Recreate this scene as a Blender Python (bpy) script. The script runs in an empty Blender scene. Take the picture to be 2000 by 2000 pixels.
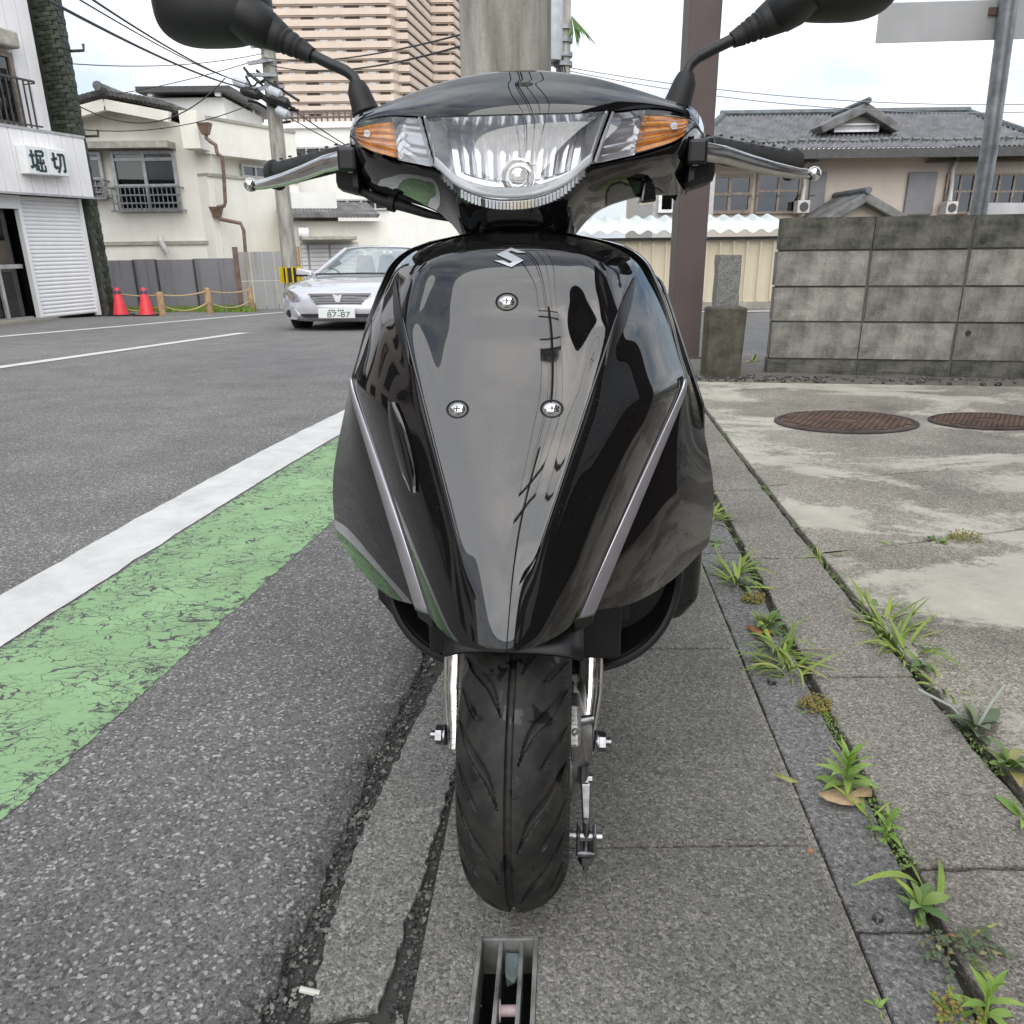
import bpy, bmesh, math, random
from mathutils import Vector, Matrix, noise
sc = bpy.context.scene
R = math.radians
# ------------------------------------------------------------------ camera
CAM_H, PITCH, ROLL, FOC = 0.80, R(19.1), R(0.7), 1500.0
_fw = Vector((0, math.cos(PITCH), -math.sin(PITCH))); _r0 = Vector((1, 0, 0)); _u0 = _r0.cross(_fw)
_rt = math.cos(ROLL) * _r0 - math.sin(ROLL) * _u0
_up = math.sin(ROLL) * _r0 + math.cos(ROLL) * _u0
CP = Vector((0, 0, CAM_H))
cd = bpy.data.cameras.new('camera'); cam = bpy.data.objects.new('camera', cd); sc.collection.objects.link(cam)
cd.sensor_fit = 'HORIZONTAL'; cd.sensor_width = 36; cd.lens = 36 * FOC / 2000; cd.clip_start = .02; cd.clip_end = 3000
m3 = Matrix((_rt, _up, -_fw)).transposed(); cam.matrix_world = Matrix.Translation(CP) @ m3.to_4x4()
sc.camera = cam
# ------------------------------------------------------------------ sky, sun, exposure
SUN_EL, SUN_AZ = R(46), R(172)         # azimuth clockwise from +Y (straight ahead): light from behind, a little left
w = bpy.data.worlds.new('World'); sc.world = w; w.use_nodes = True
nt = w.node_tree; nt.nodes.clear()
o_ = nt.nodes.new('ShaderNodeOutputWorld'); bg = nt.nodes.new('ShaderNodeBackground'); nt.links.new(bg.outputs[0], o_.inputs[0])
bg.inputs[1].default_value = .1
sky = nt.nodes.new('ShaderNodeTexSky'); sky.sky_type = 'NISHITA'; sky.sun_disc = False
sky.sun_elevation = SUN_EL; sky.sun_rotation = SUN_AZ; sky.air_density = 1.2; sky.dust_density = 2.5
tc = nt.nodes.new('ShaderNodeTexCoord'); mp = nt.nodes.new('ShaderNodeMapping'); mp.inputs['Scale'].default_value = (1, 1, 2.6)
nt.links.new(tc.outputs['Generated'], mp.inputs['Vector'])
n1 = nt.nodes.new('ShaderNodeTexNoise'); n1.inputs['Scale'].default_value = 2.3; n1.inputs['Detail'].default_value = 7; n1.inputs['Roughness'].default_value = .55
nt.links.new(mp.outputs[0], n1.inputs['Vector'])
cr_ = nt.nodes.new('ShaderNodeValToRGB'); cr_.color_ramp.elements[0].position = .30; cr_.color_ramp.elements[1].position = .50
nt.links.new(n1.outputs['Fac'], cr_.inputs[0])
n2 = nt.nodes.new('ShaderNodeTexNoise'); n2.inputs['Scale'].default_value = 4.0; n2.inputs['Detail'].default_value = 6
nt.links.new(mp.outputs[0], n2.inputs['Vector'])
cc = nt.nodes.new('ShaderNodeValToRGB'); cc.color_ramp.elements[0].position = .33; cc.color_ramp.elements[0].color = (4.0, 4.7, 5.7, 1)
cc.color_ramp.elements[1].position = .62; cc.color_ramp.elements[1].color = (6.9, 7.05, 7.2, 1)
nt.links.new(n2.outputs['Fac'], cc.inputs[0])
mx = nt.nodes.new('ShaderNodeMix'); mx.data_type = 'RGBA'
nt.links.new(cr_.outputs[0], mx.inputs['Factor']); nt.links.new(sky.outputs[0], mx.inputs['A']); nt.links.new(cc.outputs[0], mx.inputs['B'])
nt.links.new(mx.outputs['Result'], bg.inputs[0])
sl = bpy.data.lights.new('sun', 'SUN'); sun = bpy.data.objects.new('sun', sl); sc.collection.objects.link(sun)
sl.energy = 1.5; sl.angle = R(75); sl.color = (1, .98, .955)
sd = Vector((math.sin(SUN_AZ) * math.cos(SUN_EL), math.cos(SUN_AZ) * math.cos(SUN_EL), math.sin(SUN_EL)))
sun.rotation_euler = sd.to_track_quat('Z', 'Y').to_euler(); sun.location = (0, -4, 9)
vs = sc.view_settings; vs.view_transform = 'Standard'; vs.look = 'None'; vs.exposure = 0.98; vs.gamma = 1; vs.use_curve_mapping = False
sc.cycles.use_denoising = True; sc.cycles.max_bounces = 8; sc.cycles.transparent_max_bounces = 12
sc.cycles.caustics_reflective = False; sc.cycles.caustics_refractive = False
# ------------------------------------------------------------------ survey: photograph pixel + real distance -> point in the place
def ray(px, py): return _fw * FOC + _rt * (px - 1000) + _up * (1000 - py)
def at(px, py, Y): d = ray(px, py); return CP + d * (Y / d.y)
def sst(a, b, x): t = min(1, max(0, (x - a) / (b - a))); return t * t * (3 - 2 * t)
def gz(x, y):                         # the road falls away to the left and ahead, the right side is level
    y = min(y, 45)
    d = 0 if y < 2 else ((y - 2) ** 2 / 4 * .040 if y < 4 else (y - 3) * .040)
    return -d * (1 - sst(-.4, 1.0, x))
def GG(px, py):                       # where the sight line meets the ground
    d = ray(px, py); lo, hi = .3, 80.
    for _ in range(50):
        m = (lo + hi) / 2; p = CP + d * (m / d.y)
        if p.z > gz(p.x, m): lo = m
        else: hi = m
    return CP + d * (lo / d.y)
def G2(px, py): p = GG(px, py); return (p.x, p.y)
def itp(tab, x):                      # smooth (Catmull-Rom) table lookup
    if x <= tab[0][0]: return tab[0][1]
    if x >= tab[-1][0]: return tab[-1][1]
    for i in range(len(tab) - 1):
        if x <= tab[i + 1][0]: break
    x0, y0 = tab[i]; x1, y1 = tab[i + 1]; h = x1 - x0; t = (x - x0) / h
    s = (y1 - y0) / h
    m0 = s if i == 0 else .5 * (s + (y0 - tab[i - 1][1]) / (x0 - tab[i - 1][0]))
    m1 = s if i == len(tab) - 2 else .5 * (s + (tab[i + 2][1] - y1) / (tab[i + 2][0] - x1))
    return (2*t**3 - 3*t*t + 1) * y0 + (t**3 - 2*t*t + t) * h * m0 + (-2*t**3 + 3*t*t) * y1 + (t**3 - t*t) * h * m1
def fr(x, y=0., z=0.): return noise.noise(Vector((x, y, z)))
# ------------------------------------------------------------------ materials
MT = {}
class NT:
    def __init__(s, name):
        s.m = bpy.data.materials.new(name); s.m.use_nodes = True; s.t = s.m.node_tree
        s.b = s.t.nodes['Principled BSDF']; s.out = s.t.nodes['Material Output']; MT[name] = s.m
        s._tc = None
    def n(s, typ, **kw):
        q = s.t.nodes.new('ShaderNode' + typ)
        for k, v in kw.items(): setattr(q, k, v)
        return q
    def put(s, sock, v):
        if hasattr(v, 'is_output'): s.t.links.new(v, sock)
        elif isinstance(v, tuple) and len(v) == 3 and sock.type == 'RGBA': sock.default_value = (*v, 1)
        else: sock.default_value = v
    def co(s, kind='Object', scale=None, rot=None):
        if not s._tc: s._tc = s.n('TexCoord')
        c = s._tc.outputs[kind]
        if scale is None and rot is None: return c
        q = s.n('Mapping'); s.put(q.inputs['Vector'], c)
        if scale: q.inputs['Scale'].default_value = scale
        if rot: q.inputs['Rotation'].default_value = rot
        return q.outputs[0]
    def noise(s, scale, detail=4, rough=.55, vec=None, dist=0, col=False):
        q = s.n('TexNoise'); s.put(q.inputs['Vector'], vec or s.co()); q.inputs['Scale'].default_value = scale
        q.inputs['Detail'].default_value = detail; q.inputs['Roughness'].default_value = rough; q.inputs['Distortion'].default_value = dist
        return q.outputs['Color' if col else 'Fac']
    def vor(s, scale, feature='F1', out='Distance', vec=None, rnd=1):
        q = s.n('TexVoronoi', feature=feature); s.put(q.inputs['Vector'], vec or s.co()); q.inputs['Scale'].default_value = scale
        q.inputs['Randomness'].default_value = rnd
        return q.outputs[out]
    def ramp(s, fac, *st, interp='LINEAR'):
        q = s.n('ValToRGB'); s.put(q.inputs[0], fac); e = q.color_ramp.elements; q.color_ramp.interpolation = interp
        while len(e) < len(st): e.new(.5)
        for el, (p, c) in zip(e, st):
            el.position = p; el.color = (*c, 1) if isinstance(c, tuple) else (c, c, c, 1)
        return q.outputs[0]
    def mix(s, fac, a, b, mode='MIX'):
        q = s.n('Mix', data_type='RGBA', blend_type=mode); s.put(q.inputs['Factor'], fac)
        s.put(q.inputs['A'], a); s.put(q.inputs['B'], b); return q.outputs['Result']
    def math(s, op, a, b=0.):
        q = s.n('Math', operation=op); s.put(q.inputs[0], a); s.put(q.inputs[1], b); return q.outputs[0]
    def sep(s, vec, axis):
        q = s.n('SeparateXYZ'); s.put(q.inputs[0], vec); return q.outputs['XYZ'.index(axis)]
    def rnd(s): return s.n('ObjectInfo').outputs['Random']
    def bump(s, h, strength=.5, dist=.002, normal=None):
        q = s.n('Bump'); q.inputs['Strength'].default_value = strength; q.inputs['Distance'].default_value = dist
        s.put(q.inputs['Height'], h)
        if normal: s.put(q.inputs['Normal'], normal)
        s.put(s.b.inputs['Normal'], q.outputs[0]); return q.outputs[0]
    def set(s, **kw):
        for k, v in kw.items(): s.put(s.b.inputs[k.replace('_', ' ')], v)
        return s
def plain(name, col, rough=.5, metal=0., var=.12, scale=8., bump=0., bscale=60., coat=0., **kw):
    q = NT(name)
    if var:
        c = q.noise(scale, 5); f = q.ramp(c, (.25, 1 - var * 2), (.75, 1 + var))
        q.set(Base_Color=q.mix(1., col, f, 'MULTIPLY'))
    else: q.set(Base_Color=col)
    q.set(Roughness=rough, Metallic=metal)
    if coat: q.set(Coat_Weight=coat, Coat_Roughness=.03)
    if bump: q.bump(q.noise(bscale, 4), bump, .003)
    if kw: q.set(**kw)
    return q.m
# black lacquer
q = NT('gloss_black'); q.set(Base_Color=(.006, .0058, .0064), Roughness=.045, IOR=1.45, Coat_Weight=.65, Coat_Roughness=.012, Coat_IOR=1.52)
q.set(Base_Color=q.mix(q.math('MULTIPLY', q.ramp(q.noise(520, 3, .7), (.60, 0.), (.72, 1.)), q.ramp(q.noise(9, 4), (.42, 0.), (.70, 1.))), (.006, .0058, .0064), (.085, .08, .072))); dn = q.noise(260, 3); q.set(Roughness=q.ramp(dn, (.35, .018), (.8, .05)))
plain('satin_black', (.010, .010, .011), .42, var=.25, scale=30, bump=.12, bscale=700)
plain('rubber_black', (.016, .016, .016), .62, var=.3, scale=40, bump=.2, bscale=500)
plain('plastic_black', (.010, .0105, .0115), .36, var=.2, scale=50, bump=.25, bscale=1500)
q = NT('tyre_rubber'); c = q.mix(q.ramp(q.noise(34, 6, .65), (.42, 0.), (.66, 1.)), (.010, .0097, .0092), (.030, .028, .025))
damp = q.ramp(q.noise(26, 3, .6, vec=q.co(scale=(1.2, 1, 1))), (.590, 0.), (.603, 1.), interp='LINEAR')
c = q.mix(damp, c, (.006, .006, .006)); q.set(Base_Color=c, Roughness=q.ramp(damp, (0, .68), (1, .34))); q.bump(q.noise(420, 3), .15, .001)
plain('chrome', (.78, .77, .76), .08, 1., var=.06, scale=20)
q = NT('worn_chrome'); q.set(Base_Color=q.mix(q.ramp(q.noise(60, 5), (.5, 0.), (.75, 1.)), (.70, .69, .67), (.42, .38, .34)), Metallic=1., Roughness=q.ramp(q.noise(90, 4), (.4, .10), (.8, .34)))
plain('silver_trim', (.44, .42, .45), .34, .8, var=.06, scale=30); plain('brushed_lever', (.60, .59, .58), .24, 1., var=.08, scale=60)
plain('cast_aluminium', (.40, .39, .38), .42, .9, var=.3, scale=40, bump=.25, bscale=300)
plain('zinc', (.32, .32, .33), .34, 1., var=.25, scale=80)
plain('logo_silver', (.44, .45, .47), .30, .55, var=0)
q = NT('reflector_chrome'); q.set(Base_Color=(.60, .60, .62), Metallic=.72, Roughness=.15)
def clear(name, fac, tint=(1, 1, 1), rough=.01):
    q = NT(name); a = q.n('BsdfTransparent'); a.inputs[0].default_value = (*tint, 1)
    g = q.n('BsdfGlossy'); g.inputs['Roughness'].default_value = rough; m = q.n('MixShader'); m.inputs[0].default_value = fac
    q.put(m.inputs[1], a.outputs[0]); q.put(m.inputs[2], g.outputs[0]); q.put(q.out.inputs[0], m.outputs[0]); return q.m
clear('lens_clear', .13, (.96, .965, .97)); clear('lens_rim', .40, (.85, .86, .88), .05); clear('window_glass', .13, (.42, .44, .46), .02)
clear('car_glass', .46, (.72, .80, .78), .02)
plain('lens_ridge', (.45, .46, .48), .12, 0., var=0, Transmission_Weight=.6)
plain('signal_amber', (.85, .33, .05), .22, 0., var=.25, scale=60, coat=.6)
plain('frosted', (.45, .46, .48), .35, 0., var=.1, scale=60, coat=.5)
# ground materials (object space of the ground sheets = metres in the place)
def asphalt(name, base, lo, hi, stones=1.):
    q = NT(name); v1 = q.vor(230, out='Color'); v2 = q.vor(88, out='Color', vec=q.co(scale=(1, 1.3, 1))); d2 = q.vor(88, vec=q.co(scale=(1, 1.3, 1)))
    s1 = q.ramp(q.sep(v1, 'X'), (.0, lo), (.45, base), (.80, base), (.93, hi), (1., hi * 1.5))
    pick = q.ramp(q.math('MULTIPLY', q.math('GREATER_THAN', q.sep(v2, 'Y'), .82), q.math('LESS_THAN', d2, .36)), (0, 0.), (1, 1.))
    s2 = q.ramp(q.sep(v2, 'Z'), (0, base * 1.1), (.5, hi * .9), (1, hi * 1.7))
    c = q.mix(q.math('MULTIPLY', pick, .8 * stones), s1, s2)
    c = q.mix(1., c, q.ramp(q.noise(3.1, 6, .6), (.3, (.82, .82, .82)), (.7, (1.16, 1.15, 1.13))), 'MULTIPLY')
    c = q.mix(1., c, q.ramp(q.noise(.55, 5, .6, vec=q.co(scale=(1, .35, 1))), (.3, (.87, .85, .83)), (.7, (1.17, 1.13, 1.09))), 'MULTIPLY')
    c = q.mix(1., c, q.ramp(q.noise(300, 3, .7), (.3, .60), (.7, 1.32)), 'MULTIPLY')
    q.set(Base_Color=c, Roughness=.86)
    h = q.math('ADD', q.math('MULTIPLY', q.vor(150), -.6), q.math('ADD', q.noise(190, 4, .7), q.math('MULTIPLY', pick, .35)))
    q.bump(h, .75, .006); return q
asphalt('asphalt', .172, .080, .30); asphalt('asphalt_far', .175, .10, .26, .3)
def concrete(name, dark, mid, light, speck=260, patch=None, bump=.5):
    q = NT(name); v = q.vor(speck, out='Color'); sp = q.ramp(q.sep(v, 'X'), (0, .50), (.35, .88), (.75, 1.06), (1, 1.6))
    big = q.ramp(q.noise(2.2, 7, .62), (.30, dark), (.5, mid), (.72, light))
    c = q.mix(1., big, sp, 'MULTIPLY'); c = q.mix(1., c, q.ramp(q.noise(380, 4, .8), (.32, .42), (.68, 1.62)), 'MULTIPLY')
    v3 = q.vor(95, out='Color'); d3 = q.vor(95); pk = q.math('MULTIPLY', q.math('GREATER_THAN', q.sep(v3, 'Y'), .86), q.math('LESS_THAN', d3, .30))
    c = q.mix(q.math('MULTIPLY', pk, .55), c, tuple(x * .62 for x in mid))
    rough = .88
    if patch:
        n_ = q.noise(1.15, 6, .62, vec=q.co(scale=(.85, 1.7, 1)), dist=.6); n2_ = q.noise(38, 6, .75)
        f = q.ramp(q.math('ADD', n_, q.math('MULTIPLY', n2_, .22)), (.590, 0.), (.648, 1.))
        cream = q.mix(1., patch, q.ramp(q.noise(6, 6, .65), (.3, .78), (.7, 1.08)), 'MULTIPLY')
        c = q.mix(q.math('MULTIPLY', f, .85), c, cream)
    q.set(Base_Color=c, Roughness=rough)
    q.bump(q.math('ADD', q.noise(170, 4, .7), q.math('MULTIPLY', q.vor(speck), -.5)), bump, .004); return q
concrete('lid_concrete', (.128, .122, .110), (.186, .178, .160), (.232, .222, .200))
concrete('kerb_concrete', (.135, .131, .124), (.185, .180, .171), (.225, .219, .208), 240)
concrete('strip_concrete', (.165, .149, .126), (.24, .221, .188), (.30, .278, .238), 280)
concrete('apron_concrete', (.175, .157, .129), (.285, .260, .215), (.38, .35, .292), 260, (.58, .54, .45))
concrete('gutter_concrete', (.15, .145, .135), (.20, .194, .18), (.245, .236, .22), 260)
q = NT('gutter_dirt'); q.set(Base_Color=q.mix(q.noise(40, 6, .7), (.028, .027, .025), (.085, .082, .074)), Roughness=.95); q.bump(q.noise(120, 5, .7), .8, .008)
q = NT('joint_dirt'); q.set(Base_Color=q.mix(q.ramp(q.noise(22, 5, .7), (.45, 0.), (.65, 1.)), (.035, .031, .024), (.05, .06, .018)), Roughness=.95); q.bump(q.noise(120, 5, .7), .8, .006)
q = NT('verge_dirt'); q.set(Base_Color=q.mix(q.noise(5, 7, .7), (.09, .082, .07), (.24, .22, .19)), Roughness=.95); q.bump(q.noise(60, 5, .7), .7, .01)
q = NT('road_paint_white'); wear = q.ramp(q.noise(75, 6, .75), (.31, 0.), (.36, 1.))
q.set(Base_Color=q.mix(wear, (.22, .22, .21), q.mix(1., (.60, .595, .575), q.ramp(q.noise(7, 7, .7), (.3, .80), (.62, 1.06)), 'MULTIPLY')), Roughness=.7); q.bump(q.noise(180, 4), .3, .003)
q = NT('road_paint_green')
wv = q.mix(.10, q.co(), q.noise(11, 4, col=True)); mpn = q.n('Mapping'); q.put(mpn.inputs['Vector'], wv); mpn.inputs['Scale'].default_value = (14., 36, 1); mpn.inputs['Rotation'].default_value = (0, 0, .12)
cr1 = q.vor(1., 'DISTANCE_TO_EDGE', vec=mpn.outputs[0])
mp2 = q.n('Mapping'); q.put(mp2.inputs['Vector'], wv); mp2.inputs['Scale'].default_value = (34, 88, 1); mp2.inputs['Rotation'].default_value = (0, 0, .1); cr2 = q.vor(1., 'DISTANCE_TO_EDGE', vec=mp2.outputs[0])
th1 = q.math('MULTIPLY', q.ramp(q.noise(7, 3), (.36, 0.), (.70, 1.)), .036); th2 = q.math('MULTIPLY', q.ramp(q.noise(9, 3, vec=q.co(scale=(1, 1, 3))), (.44, 0.), (.74, 1.)), .060)
ck = q.math('MAXIMUM', q.math('LESS_THAN', cr1, th1), q.math('LESS_THAN', cr2, th2))
edge = q.sep(q.co('UV'), 'X'); ew = q.math('ADD', q.math('MULTIPLY', q.noise(34, 6, .75), 1.), q.math('MULTIPLY', q.math('ABSOLUTE', q.math('SUBTRACT', edge, .5)), .34))
ck = q.math('MAXIMUM', ck, q.ramp(ew, (.70, 0.), (.73, 1.)))
gcol = q.mix(1., (.265, .425, .215), q.ramp(q.noise(5, 7, .7), (.3, .80), (.68, 1.08)), 'MULTIPLY')
q.set(Base_Color=q.mix(ck, gcol, q.mix(q.noise(150, 3), (.035, .033, .035), (.13, .125, .125))), Roughness=.8)
q.bump(q.math('SUBTRACT', q.math('MULTIPLY', q.noise(240, 3, .7), .5), ck), .6, .004)
# block wall, stone, metal, wood, house materials
q = NT('block_concrete'); z_ = q.sep(q.co('Generated'), 'Z')
c = q.mix(q.ramp(q.noise(7, 7, .65, vec=q.co(scale=(1, 1, .6))), (.34, 0.), (.62, 1.)), (.13, .125, .11), (.42, .405, .36))
c = q.mix(1., c, q.ramp(q.rnd(), (0, .80), (1, 1.12)), 'MULTIPLY'); c = q.mix(1., c, q.ramp(q.noise(90, 5, .7), (.3, .78), (.7, 1.15)), 'MULTIPLY')
q.set(Base_Color=c, Roughness=.92); q.bump(q.noise(70, 6, .7), .5, .006)
q = NT('block_mossy'); c = q.mix(q.ramp(q.noise(6, 7, .7), (.35, 0.), (.62, 1.)), (.036, .037, .029), (.20, .195, .165))
q.set(Base_Color=q.mix(1., c, q.ramp(q.noise(90, 5, .7), (.3, .75), (.7, 1.15)), 'MULTIPLY'), Roughness=.93); q.bump(q.noise(70, 6, .7), .5, .006)
q = NT('mortar'); q.set(Base_Color=q.mix(q.noise(9, 5), (.09, .088, .078), (.22, .214, .195)), Roughness=.95)
q = NT('granite'); q.set(Base_Color=q.mix(q.ramp(q.noise(150, 4, .7), (.36, 0.), (.64, 1.)), (.12, .12, .12), (.42, .41, .39)), Roughness=.85); q.bump(q.noise(30, 5, .7), .8, .02)
q = NT('mossy_concrete'); q.set(Base_Color=q.mix(q.ramp(q.noise(9, 6, .7), (.35, 0.), (.7, 1.)), (.05, .048, .032), (.17, .158, .125)), Roughness=.93); q.bump(q.noise(60, 6, .7), .6, .008)
q = NT('brown_steel'); q.set(Base_Color=q.mix(1., (.125, .092, .090), q.ramp(q.noise(3, 6), (.3, .84), (.7, 1.12)), 'MULTIPLY'), Roughness=.55)
q = NT('pole_concrete'); c = q.mix(q.ramp(q.noise(3.2, 6, .6, vec=q.co(scale=(2.6, 2.6, .45))), (.36, 0.), (.66, 1.)), (.20, .188, .158), (.44, .425, .375))
q.set(Base_Color=q.mix(1., c, q.ramp(q.noise(70, 5, .7), (.3, .86), (.7, 1.1)), 'MULTIPLY'), Roughness=.9); q.bump(q.noise(60, 5), .25, .005)
plain('galvanised', (.30, .31, .32), .45, .7, var=.25, scale=9); plain('sign_back', (.55, .55, .55), .5, .3, var=.1, scale=2)
plain('white_board', (.80, .80, .80), .5); plain('wire_black', (.02, .02, .02), .6, var=0); plain('wire_grey', (.22, .22, .23), .6, var=0)
def streaky(name, col, streak, amt=.5, sx=9., sz=.5, rough=.8):
    q = NT(name); f = q.ramp(q.noise(1.2, 6, .62, vec=q.co(scale=(sx, sx, sz))), (.50, 0.), (.80, amt))
    c = q.mix(f, col, streak); c = q.mix(1., c, q.ramp(q.noise(1.4, 5), (.3, .93), (.7, 1.04)), 'MULTIPLY')
    q.set(Base_Color=c, Roughness=rough); return q.m
streaky('cream_plaster', (.85, .82, .73), (.58, .53, .42), .35, 2.2, .35); streaky('white_plaster', (.78, .77, .73), (.48, .47, .43), .3, 2, .3)
streaky('white_siding', (.82, .80, .80), (.40, .36, .33), .35, 3, .3, .55); streaky('beige_siding', (.52, .455, .39), (.33, .285, .24), .3, 2, .3)
streaky('fence_grey', (.235, .23, .245), (.13, .10, .085), .75, 6, .35, .6); streaky('fence_rusty', (.34, .34, .335), (.24, .135, .055), .8, 5, .3, .6)
streaky('cream_metal', (.74, .665, .50), (.52, .46, .35), .3, 14, .2, .45)
plain('roof_tile', (.135, .135, .142), .48, var=.3, scale=3, bump=.2, bscale=30); plain('ridge_tile', (.10, .115, .12), .5, var=.3, scale=4)
plain('roof_tile_dark', (.16, .158, .155), .6, var=.35, scale=3)
plain('shutter_white', (.78, .78, .78), .45, var=.06, scale=1.5); plain('shutter_grey', (.48, .47, .45), .5, var=.1)
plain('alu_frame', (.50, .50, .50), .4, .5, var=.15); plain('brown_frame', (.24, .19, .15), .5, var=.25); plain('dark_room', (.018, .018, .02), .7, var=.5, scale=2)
plain('curtain', (.50, .495, .47), .85, var=.15, scale=6); plain('shutter_panel', (.18, .178, .185), .5, var=.12, scale=2); plain('hole_shade', (.05, .045, .045), .6)
plain('copper_pipe', (.20, .13, .095), .5, var=.3, scale=8); plain('concrete_trim', (.42, .40, .34), .85, var=.2); plain('dark_steel', (.06, .058, .058), .5, var=.2)
q = NT('green_brick'); c = q.mix(1., (.034, .044, .028), q.ramp(q.rnd(), (0, .55), (1, 1.55)), 'MULTIPLY'); q.set(Base_Color=q.mix(1., c, q.ramp(q.noise(8, 5), (.3, .7), (.7, 1.3)), 'MULTIPLY'), Roughness=.35)
plain('brick_mortar', (.085, .09, .07), .9, var=.3); plain('green_edge', (.060, .072, .052), .5, var=.35, scale=5)
plain('tower_band', (.64, .53, .44), .8, var=.06, scale=.3); plain('tower_wall', (.60, .50, .42), .8, var=.08, scale=.3); plain('tower_dark', (.05, .046, .044), .6, var=.2, scale=.5); plain('tower_cap', (.12, .088, .075), .7)
plain('ink_green', (.025, .05, .05), .6, var=0); plain('sign_white', (.78, .79, .78), .4, var=.04)
plain('cone_red', (.72, .045, .055), .5, var=.08); plain('cone_band', (.06, .05, .10), .5); plain('wood_post', (.42, .275, .15), .8, var=.25, scale=9); plain('rope', (.50, .38, .20), .9)
plain('car_silver', (.54, .54, .58), .25, .25, var=.02, coat=1.); plain('car_black', (.012, .012, .013), .4, var=0); plain('car_interior', (.30, .32, .31), .8); plain('plate_white', (.74, .75, .72), .5, var=0); plain('plate_ink', (.04, .11, .09), .6, var=0)
plain('yellow_guard', (.62, .46, .015), .5, var=.15); plain('meter_grey', (.45, .47, .50), .5)
q = NT('manhole_iron'); c = q.mix(q.ramp(q.noise(11, 6, .65), (.3, 0.), (.7, 1.)), (.075, .052, .042), (.20, .120, .085)); q.set(Base_Color=c, Roughness=.7, Metallic=.25); q.bump(q.noise(90, 4), .3, .003)
plain('manhole_rim', (.085, .065, .06), .7, .2, var=.3, scale=12)
def leafmat(name, a, b):
    q = NT(name); c = q.ramp(q.rnd(), (0, a), (.80, b), (.9, b), (1, (.36, .31, .12))); c = q.mix(1., c, q.ramp(q.noise(60, 4), (.3, .75), (.7, 1.2)), 'MULTIPLY')
    q.set(Base_Color=c, Roughness=.5, Subsurface_Weight=.12); q.b.inputs['Subsurface Radius'].default_value = (.004, .006, .002); return q.m
leafmat('grass_leaf', (.12, .21, .025), (.30, .39, .06)); leafmat('weed_leaf', (.09, .17, .045), (.19, .28, .07)); leafmat('fresh_leaf', (.16, .29, .04), (.28, .42, .08))
leafmat('grey_leaf', (.10, .15, .075), (.18, .22, .13)); leafmat('seed_head', (.30, .25, .05), (.26, .22, .07)); leafmat('spurge_leaf', (.065, .11, .05), (.11, .13, .065)); leafmat('stem_red', (.24, .11, .05), (.19, .12, .06))
leafmat('dead_leaf', (.50, .37, .20), (.46, .33, .18)); leafmat('dead_orange', (.42, .17, .07), (.36, .16, .08)); plain('stem_white', (.42, .45, .38), .7)
q = NT('pebble'); q.set(Base_Color=q.ramp(q.vor(90, out='Color'), (.1, (.03, .03, .03)), (.55, (.085, .083, .08)), (.92, (.26, .25, .22))), Roughness=.85)
plain('drain_steel', (.34, .335, .32), .55, .5, var=.35, scale=30, bump=.3, bscale=120); plain('drain_dark', (.02, .019, .018), .9, var=.4); plain('pink_plastic', (.58, .44, .46), .5, var=.2, scale=60)
plain('slate_chip', (.15, .19, .19), .75, var=.25, scale=60); plain('paper_white', (.68, .66, .60), .8); plain('clay_chip', (.40, .20, .12), .8)
plain('corrugated_pale', (.70, .75, .70), .5, var=.12, scale=3); plain('ac_white', (.52, .51, .48), .5); plain('brown_wall', (.055, .038, .032), .75, var=.2, scale=2)
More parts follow.
